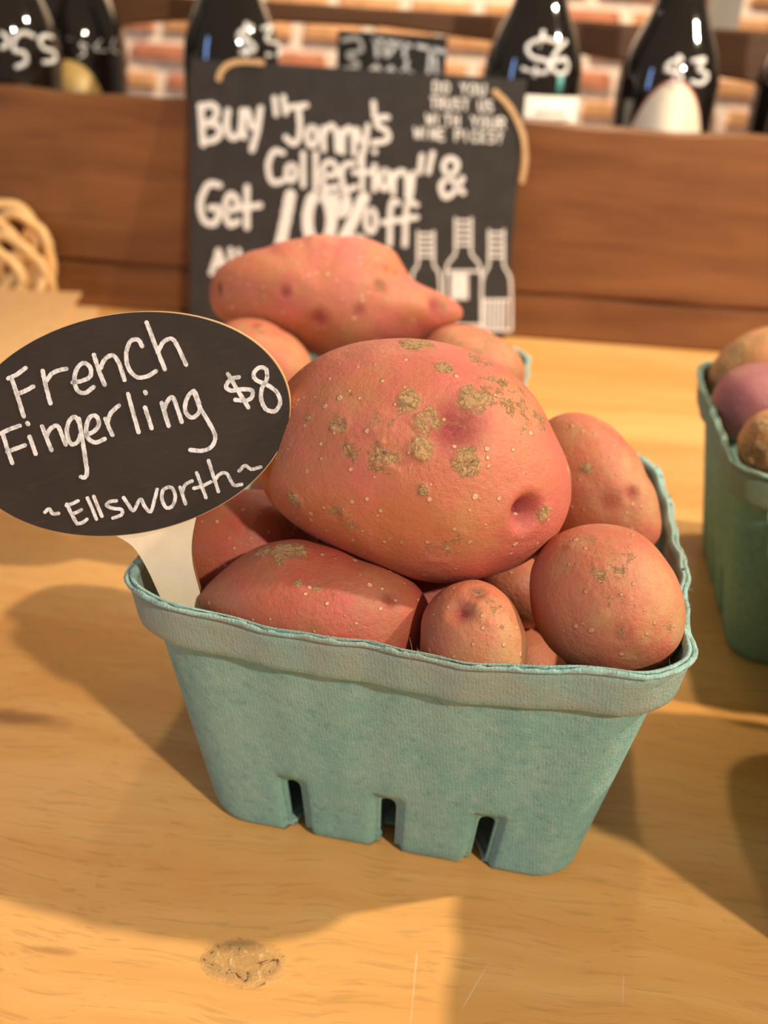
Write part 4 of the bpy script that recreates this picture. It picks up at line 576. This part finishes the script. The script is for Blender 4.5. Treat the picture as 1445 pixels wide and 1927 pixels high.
# ------------------------------------------------------------------ oval plant-stake sign
sg = frame_empty('oval_price_sign', SIGN['c'], SIGN['m']); tag(sg, 'oval black sign on a pale wooden stick reading French Fingerling $8', 'sign')
A_, B_ = SIGN['a'], SIGN['b']; rs_ = random.Random(2)
ov = lambda k, n=160: [(A_ * k * math.cos(t), B_ * k * math.sin(t) * 1.0) for t in np.linspace(0, 2 * math.pi, n, endpoint=False)]
slab('plywood_oval', ov(1.0), -.0029, 0, M['ply_edge'], sg)
slab('black_face', ov(.994), 0, .00025, M['chalk_sign'], sg, .0001)
st = [(-.0125, -.0225), (-.0103, -.0255), (-.0068, -.0295), (-.0050, -.0358), (-.0039, -.0434), (-.0031, -.0480), (-.0026, -.0540), (-.0010, -.0575), (.0015, -.0585), (.0040, -.0575), (.0056, -.0540), (.0061, -.0480), (.0062, -.0440), (.0064, -.0374), (.0076, -.0319), (.0100, -.0265), (.0125, -.0225)]
st = [tuple(p) for p in catmull(st, 5)]
stk = slab('stick', st, -.0029, -.0001, M['ply'], sg); stk.data.materials.append(M['burnt'])
for p in stk.data.polygons: p.material_index = 1 if abs(p.normal.z) < .5 else 0
for i, (k_, v_) in enumerate(SIGNTXT.items()): lettering('lettering', v_, .00050 if k_ != 'Ellsworth' else .00042, .00027, M['white_ink'], sg, i)

# ------------------------------------------------------------------ large chalkboard leaning on the crate
cb = frame_empty('chalkboard', BOARD['c'], BOARD['m']); tag(cb, 'rectangular black chalkboard with white lettering leaning against the brown crate', 'sign')
slab('panel', BOARD['o'], -.006, 0, M['chalk_back'], cb, .0005)
for i, (k_, v_) in enumerate(BOARDTXT.items()): lettering('lettering', v_, .0023 if k_ in ('buy', 'get') else .0020, .0001, M['white_chalk'], cb, 20 + i, .0003)
lettering('lettering', BOARDBIG['ten_percent'], .0042, .0001, M['white_chalk'], cb, 31, .0003)
lettering('lettering', BOARDSMALL, .00075, .0001, M['white_chalk'], cb, 32, .0003)
lettering('bottle_drawing', BOARDBOT, .0009, .0001, M['white_chalk'], cb, 33, .0003)
for a in BOARDARC: lettering('wooden_edge', [a], .0019, .0003, M['ply_edge'], cb, 34, .0012)

# ------------------------------------------------------------------ wine bottles
BS = 1.05
PROF = [(0, 0), (.030, 0), (.0355, .0015), (.0368, .005), (.0375, .155), (.0372, .162), (.0362, .170), (.0342, .1775), (.0315, .185), (.0282, .1925), (.0245, .200), (.0212, .2075), (.0185, .215), (.0165, .225), (.0150, .235), (.0144, .26), (.0142, .282), (.0160, .283), (.0160, .290), (.0140, .2915), (0, .292)]
def lathe(name, prof, mat, parent, n=64, a0=0, a1=2 * math.pi):
    full = abs(a1 - a0 - 2 * math.pi) < 1e-6; V, Fc = [], []; m = n if full else n + 1
    for r, z in prof:
        for i in range(m): t = a0 + (a1 - a0) * i / n; V.append((r * math.cos(t), r * math.sin(t), z))
    for k in range(len(prof) - 1):
        for i in range(n):
            j = (i + 1) % m; Fc.append((k * m + i, k * m + j, (k + 1) * m + j, (k + 1) * m + i))
    o = pydata(name, V, Fc, mat, parent, True)
    bm = bmesh.new(); bm.from_mesh(o.data); bmesh.ops.remove_doubles(bm, verts=bm.verts[:], dist=1e-6); bmesh.ops.recalc_face_normals(bm, faces=bm.faces[:]); bm.to_mesh(o.data); bm.free(); return o
def tube(bm, pts, rad, n=6, closed=False, flat=None):
    P = catmull(pts, 6, closed); N_ = len(P); T = np.roll(P, -1, 0) - np.roll(P, 1, 0) if closed else np.gradient(P, axis=0); T /= (np.linalg.norm(T, axis=1)[:, None] + 1e-12)
    up = np.array([.13, .21, .97]); rings = []
    for p, t in zip(P, T):
        s = np.cross(t, up); s /= (np.linalg.norm(s) + 1e-9); q = np.cross(s, t)
        rings.append([bm.verts.new(p + (s * math.cos(a) * (flat or 1) + q * math.sin(a)) * rad) for a in np.linspace(0, 2 * math.pi, n, endpoint=False)])
    for i in range(N_ if closed else N_ - 1):
        r0, r1 = rings[i], rings[(i + 1) % N_]
        for k in range(n): bm.faces.new((r0[k], r0[(k + 1) % n], r1[(k + 1) % n], r1[k]))
    if not closed: bm.faces.new(rings[0]); bm.faces.new(rings[-1][::-1])
BLAB = {'a': 'dark wine bottle with white handwritten price at the far left', 'b': 'dark wine bottle with gold label, set back between the leftmost bottles and the brick',
        'c': 'dark wine bottle directly behind the left top corner of the chalkboard', 'd': 'dark wine bottle with square white label right of the chalkboard',
        'e': 'dark wine bottle with round topped cream label', 'f': 'dark wine bottle cut off by the right edge'}
def label_patch(name, z0, z1, a0, a1, mat, parent, top=None, r=.0379):
    n = 28; V, Fc = [], []
    for i in range(n + 1):
        f = i / n; t = a0 + (a1 - a0) * f; zt = z1 if top is None else z0 + (z1 - z0) * math.sqrt(max(0, 1 - (2 * f - 1) ** 2)) ** top
        for rr in (r, r - .0006):
            for z in (z0, zt): V.append((rr * BS * math.cos(t), rr * BS * math.sin(t), z))
    for i in range(n):
        a = i * 4; b = a + 4; Fc += [(a, b, b + 1, a + 1), (a + 1, b + 1, b + 3, a + 3), (a + 2, a + 3, b + 3, b + 2), (a, a + 2, b + 2, b)]
    return pydata(name, V, Fc, mat, parent, True)
for k_, b in BOTTLES.items():
    e = empty('wine_bottle', b['c']); tag(e, BLAB[k_], 'bottle', 'wine bottles in the crate')
    g = lathe('glass', [(r * BS, z * BS) for r, z in PROF], M['glass'], e)
    if b['txt']:
        bm = bmesh.new()
        for s in b['txt']:
            if len(s) > 1: tube(bm, s, .0019 if k_ != 'b' else .0009)
        bmesh.ops.recalc_face_normals(bm, faces=bm.faces[:]); from_bm('price_writing', bm, M['white_chalk'], e, True)
    cz = b['c'][2]; A0 = math.radians
    if k_ == 'd':
        lb = label_patch('label', .06, .1755 - cz, A0(-105), A0(-15), M['label'], e)
        for j, zz in enumerate((.158, .163)): label_patch('print_line', zz - cz, zz + .002 - cz, A0(-90 + j * 6), A0(-35 - j * 10), M['label_grey'], lb, None, .0382)
        label_patch('sticker', .176 - cz, .192 - cz, A0(-62), A0(-55), M['sticker'], e)
    if k_ == 'e':
        lb = label_patch('label', .05, .1905 - cz, A0(-150), A0(-30), M['label_cream'], e, 1.0)
        label_patch('red_line', .05, .1925 - cz, A0(-151), A0(-29), M['label_red'], e, 1.0, .0377)
    if k_ == 'b': label_patch('label', .10, .1770 - cz, A0(-130), A0(-40), M['label_gold'], e, .8)
    if k_ in 'acf': label_patch('label', .04, .13 - cz, A0(-140), A0(-40), M['label'], e)

# small dark chalk card standing behind the bottles
cc = empty('chalk_card', (-.088, .655, .018)); tag(cc, 'small black card crowded with white writing behind the chalkboard', 'card')
box('panel', -.0475, .0475, -.002, .002, 0, .194, M['chalk_back'], cc, .0005)
bm = bmesh.new(); rnd = random.Random(9)
def put(pts, wd):
    ribbon(bm, pts, wd, .0021, rnd, .0004)
for s in ([(-.043, .197), (-.030, .199), (-.026, .190), (-.038, .186), (-.028, .178), (-.042, .174)], [(-.014, .199), (-.012, .186)], [(-.006, .199), (-.004, .187), (.004, .196)], [(.010, .198), (.012, .187)], [(-.016, .199), (.016, .196)],
          [(.022, .196), (.046, .193)], [(.034, .195), (.033, .165)], [(-.020, .172), (-.012, .178), (-.006, .168), (.0, .178), (.006, .168)], [(.014, .184), (.012, .166)], [(.010, .176), (.020, .174)], [(-.040, .166), (-.030, .170)], [(-.022, .164), (.010, .163)], [(.038, .188), (.042, .168)]):
    put(s, .0017)
bmesh.ops.recalc_face_normals(bm, faces=bm.faces[:])
lt = from_bm('lettering', bm, M['white_chalk'], cc); lt.rotation_euler = (math.pi / 2, 0, 0); lt.location = (0, 0, -.0105)
cd_ = box('price_card', -.014, .014, -.0007, .0007, 0, .030, M['card'], None, .0002); cd_.location = (.196, .7075, .2318); tag(cd_, 'small pale grey card on the rail above the right bottles', 'card')

# ------------------------------------------------------------------ kraft bags and rubber bands on the left
def bag(i, x, y, z, deg, label):
    wd, ln, th = .135, .205, .0022
    bm = bmesh.new(); nx, ny = 10, 14; r = random.Random(70 + i); ph = [r.uniform(0, 6.28) for _ in range(4)]
    top, bot_ = [], []
    for j in range(ny + 1):
        for k in range(nx + 1):
            X = -wd + wd * k / nx; Y = -ln * j / ny; wv = .0003 * (math.sin(X * 60 + ph[0]) + math.sin(Y * 50 + ph[1]))
            top.append(bm.verts.new((X, Y, th * .80 + wv))); bot_.append(bm.verts.new((X, Y, 0 + .15 * wv)))
    I = lambda k, j: j * (nx + 1) + k
    for j in range(ny):
        for k in range(nx):
            bm.faces.new((top[I(k, j)], top[I(k, j + 1)], top[I(k + 1, j + 1)], top[I(k + 1, j)])); bm.faces.new((bot_[I(k, j)], bot_[I(k + 1, j)], bot_[I(k + 1, j + 1)], bot_[I(k, j + 1)]))
    for k in range(nx):
        for j, s in ((0, 1), (ny, -1)):
            q = (top[I(k, j)], top[I(k + 1, j)], bot_[I(k + 1, j)], bot_[I(k, j)]); bm.faces.new(q[::s])
    for j in range(ny):
        for k, s in ((0, -1), (nx, 1)):
            q = (top[I(k, j)], top[I(k, j + 1)], bot_[I(k, j + 1)], bot_[I(k, j)]); bm.faces.new(q[::-s])
    bmesh.ops.recalc_face_normals(bm, faces=bm.faces[:])
    o = from_bm('paper_bag', bm, M['kraft']); o.location = (x, y, z); o.rotation_euler = (0, 0, math.radians(deg)); return tag(o, label, 'bag', 'flat kraft paper bags in a stack')
NB = 9
bags = [(-.2945, .4420, 14), (-.270, .4100, 13)] 
rb_ = random.Random(4)
for i in range(NB):
    if i == NB - 1: x, y, d, lb = -.2950, .4430, 14, 'flat brown kraft paper bag on top of the stack behind the oval sign'
    elif i == NB - 2: x, y, d, lb = -.2700, .4130, 15, 'flat brown kraft paper bag, second from the top, its corner sticking out right'
    else: x, y, d, lb = -.272 + rb_.uniform(-.004, .003), .411 + rb_.uniform(-.004, .002), 14 + rb_.uniform(-1.5, 1.5), 'flat brown kraft paper bag lower in the stack behind the oval sign'
    bag(i, x, y, .0001 + i * .00245, d, lb)
rr_ = random.Random(21)
bandspec = [(-.362, .472, .050, .024, .030, 8, 0), (-.350, .466, .044, .020, .030, -18, 6), (-.372, .462, .046, .022, .032, 24, -8), (-.340, .470, .036, .013, .026, -12, 12), (-.380, .474, .040, .026, .028, 40, 0),
            (-.356, .458, .034, .024, .020, 60, 10), (-.366, .456, .030, .022, .018, -50, -10), (-.346, .460, .026, .016, .018, 20, 4), (-.384, .462, .034, .022, .026, -30, 6), (-.336, .464, .022, .010, .018, -8, 0)]
for i, (x, y, z, rx, rz, tw, ya) in enumerate(bandspec):
    bm = bmesh.new(); loop = []
    for t in np.linspace(0, 2 * math.pi, 14, endpoint=False):
        k_ = 1 + .08 * math.sin(3 * t + i); loop.append((rx * k_ * math.cos(t), .004 * math.sin(2 * t + i), rz * k_ * math.sin(t)))
    loop = np.array(loop); a = math.radians(tw); loop = np.stack([loop[:, 0] * math.cos(a) - loop[:, 2] * math.sin(a), loop[:, 1], loop[:, 0] * math.sin(a) + loop[:, 2] * math.cos(a)], 1)
    tube(bm, loop, .0040, 8, True, 1.0); bmesh.ops.recalc_face_normals(bm, faces=bm.faces[:])
    o = from_bm('rubber_band', bm, M['rubber'], None, True); lo = loop[:, 2].min(); o.location = (x, y - .007, max(z, .0041 - lo)); o.rotation_euler = (0, 0, math.radians(ya))
    tag(o, 'tan rubber band in the tangled heap behind the paper bags', 'rubber band', 'tangled rubber bands')
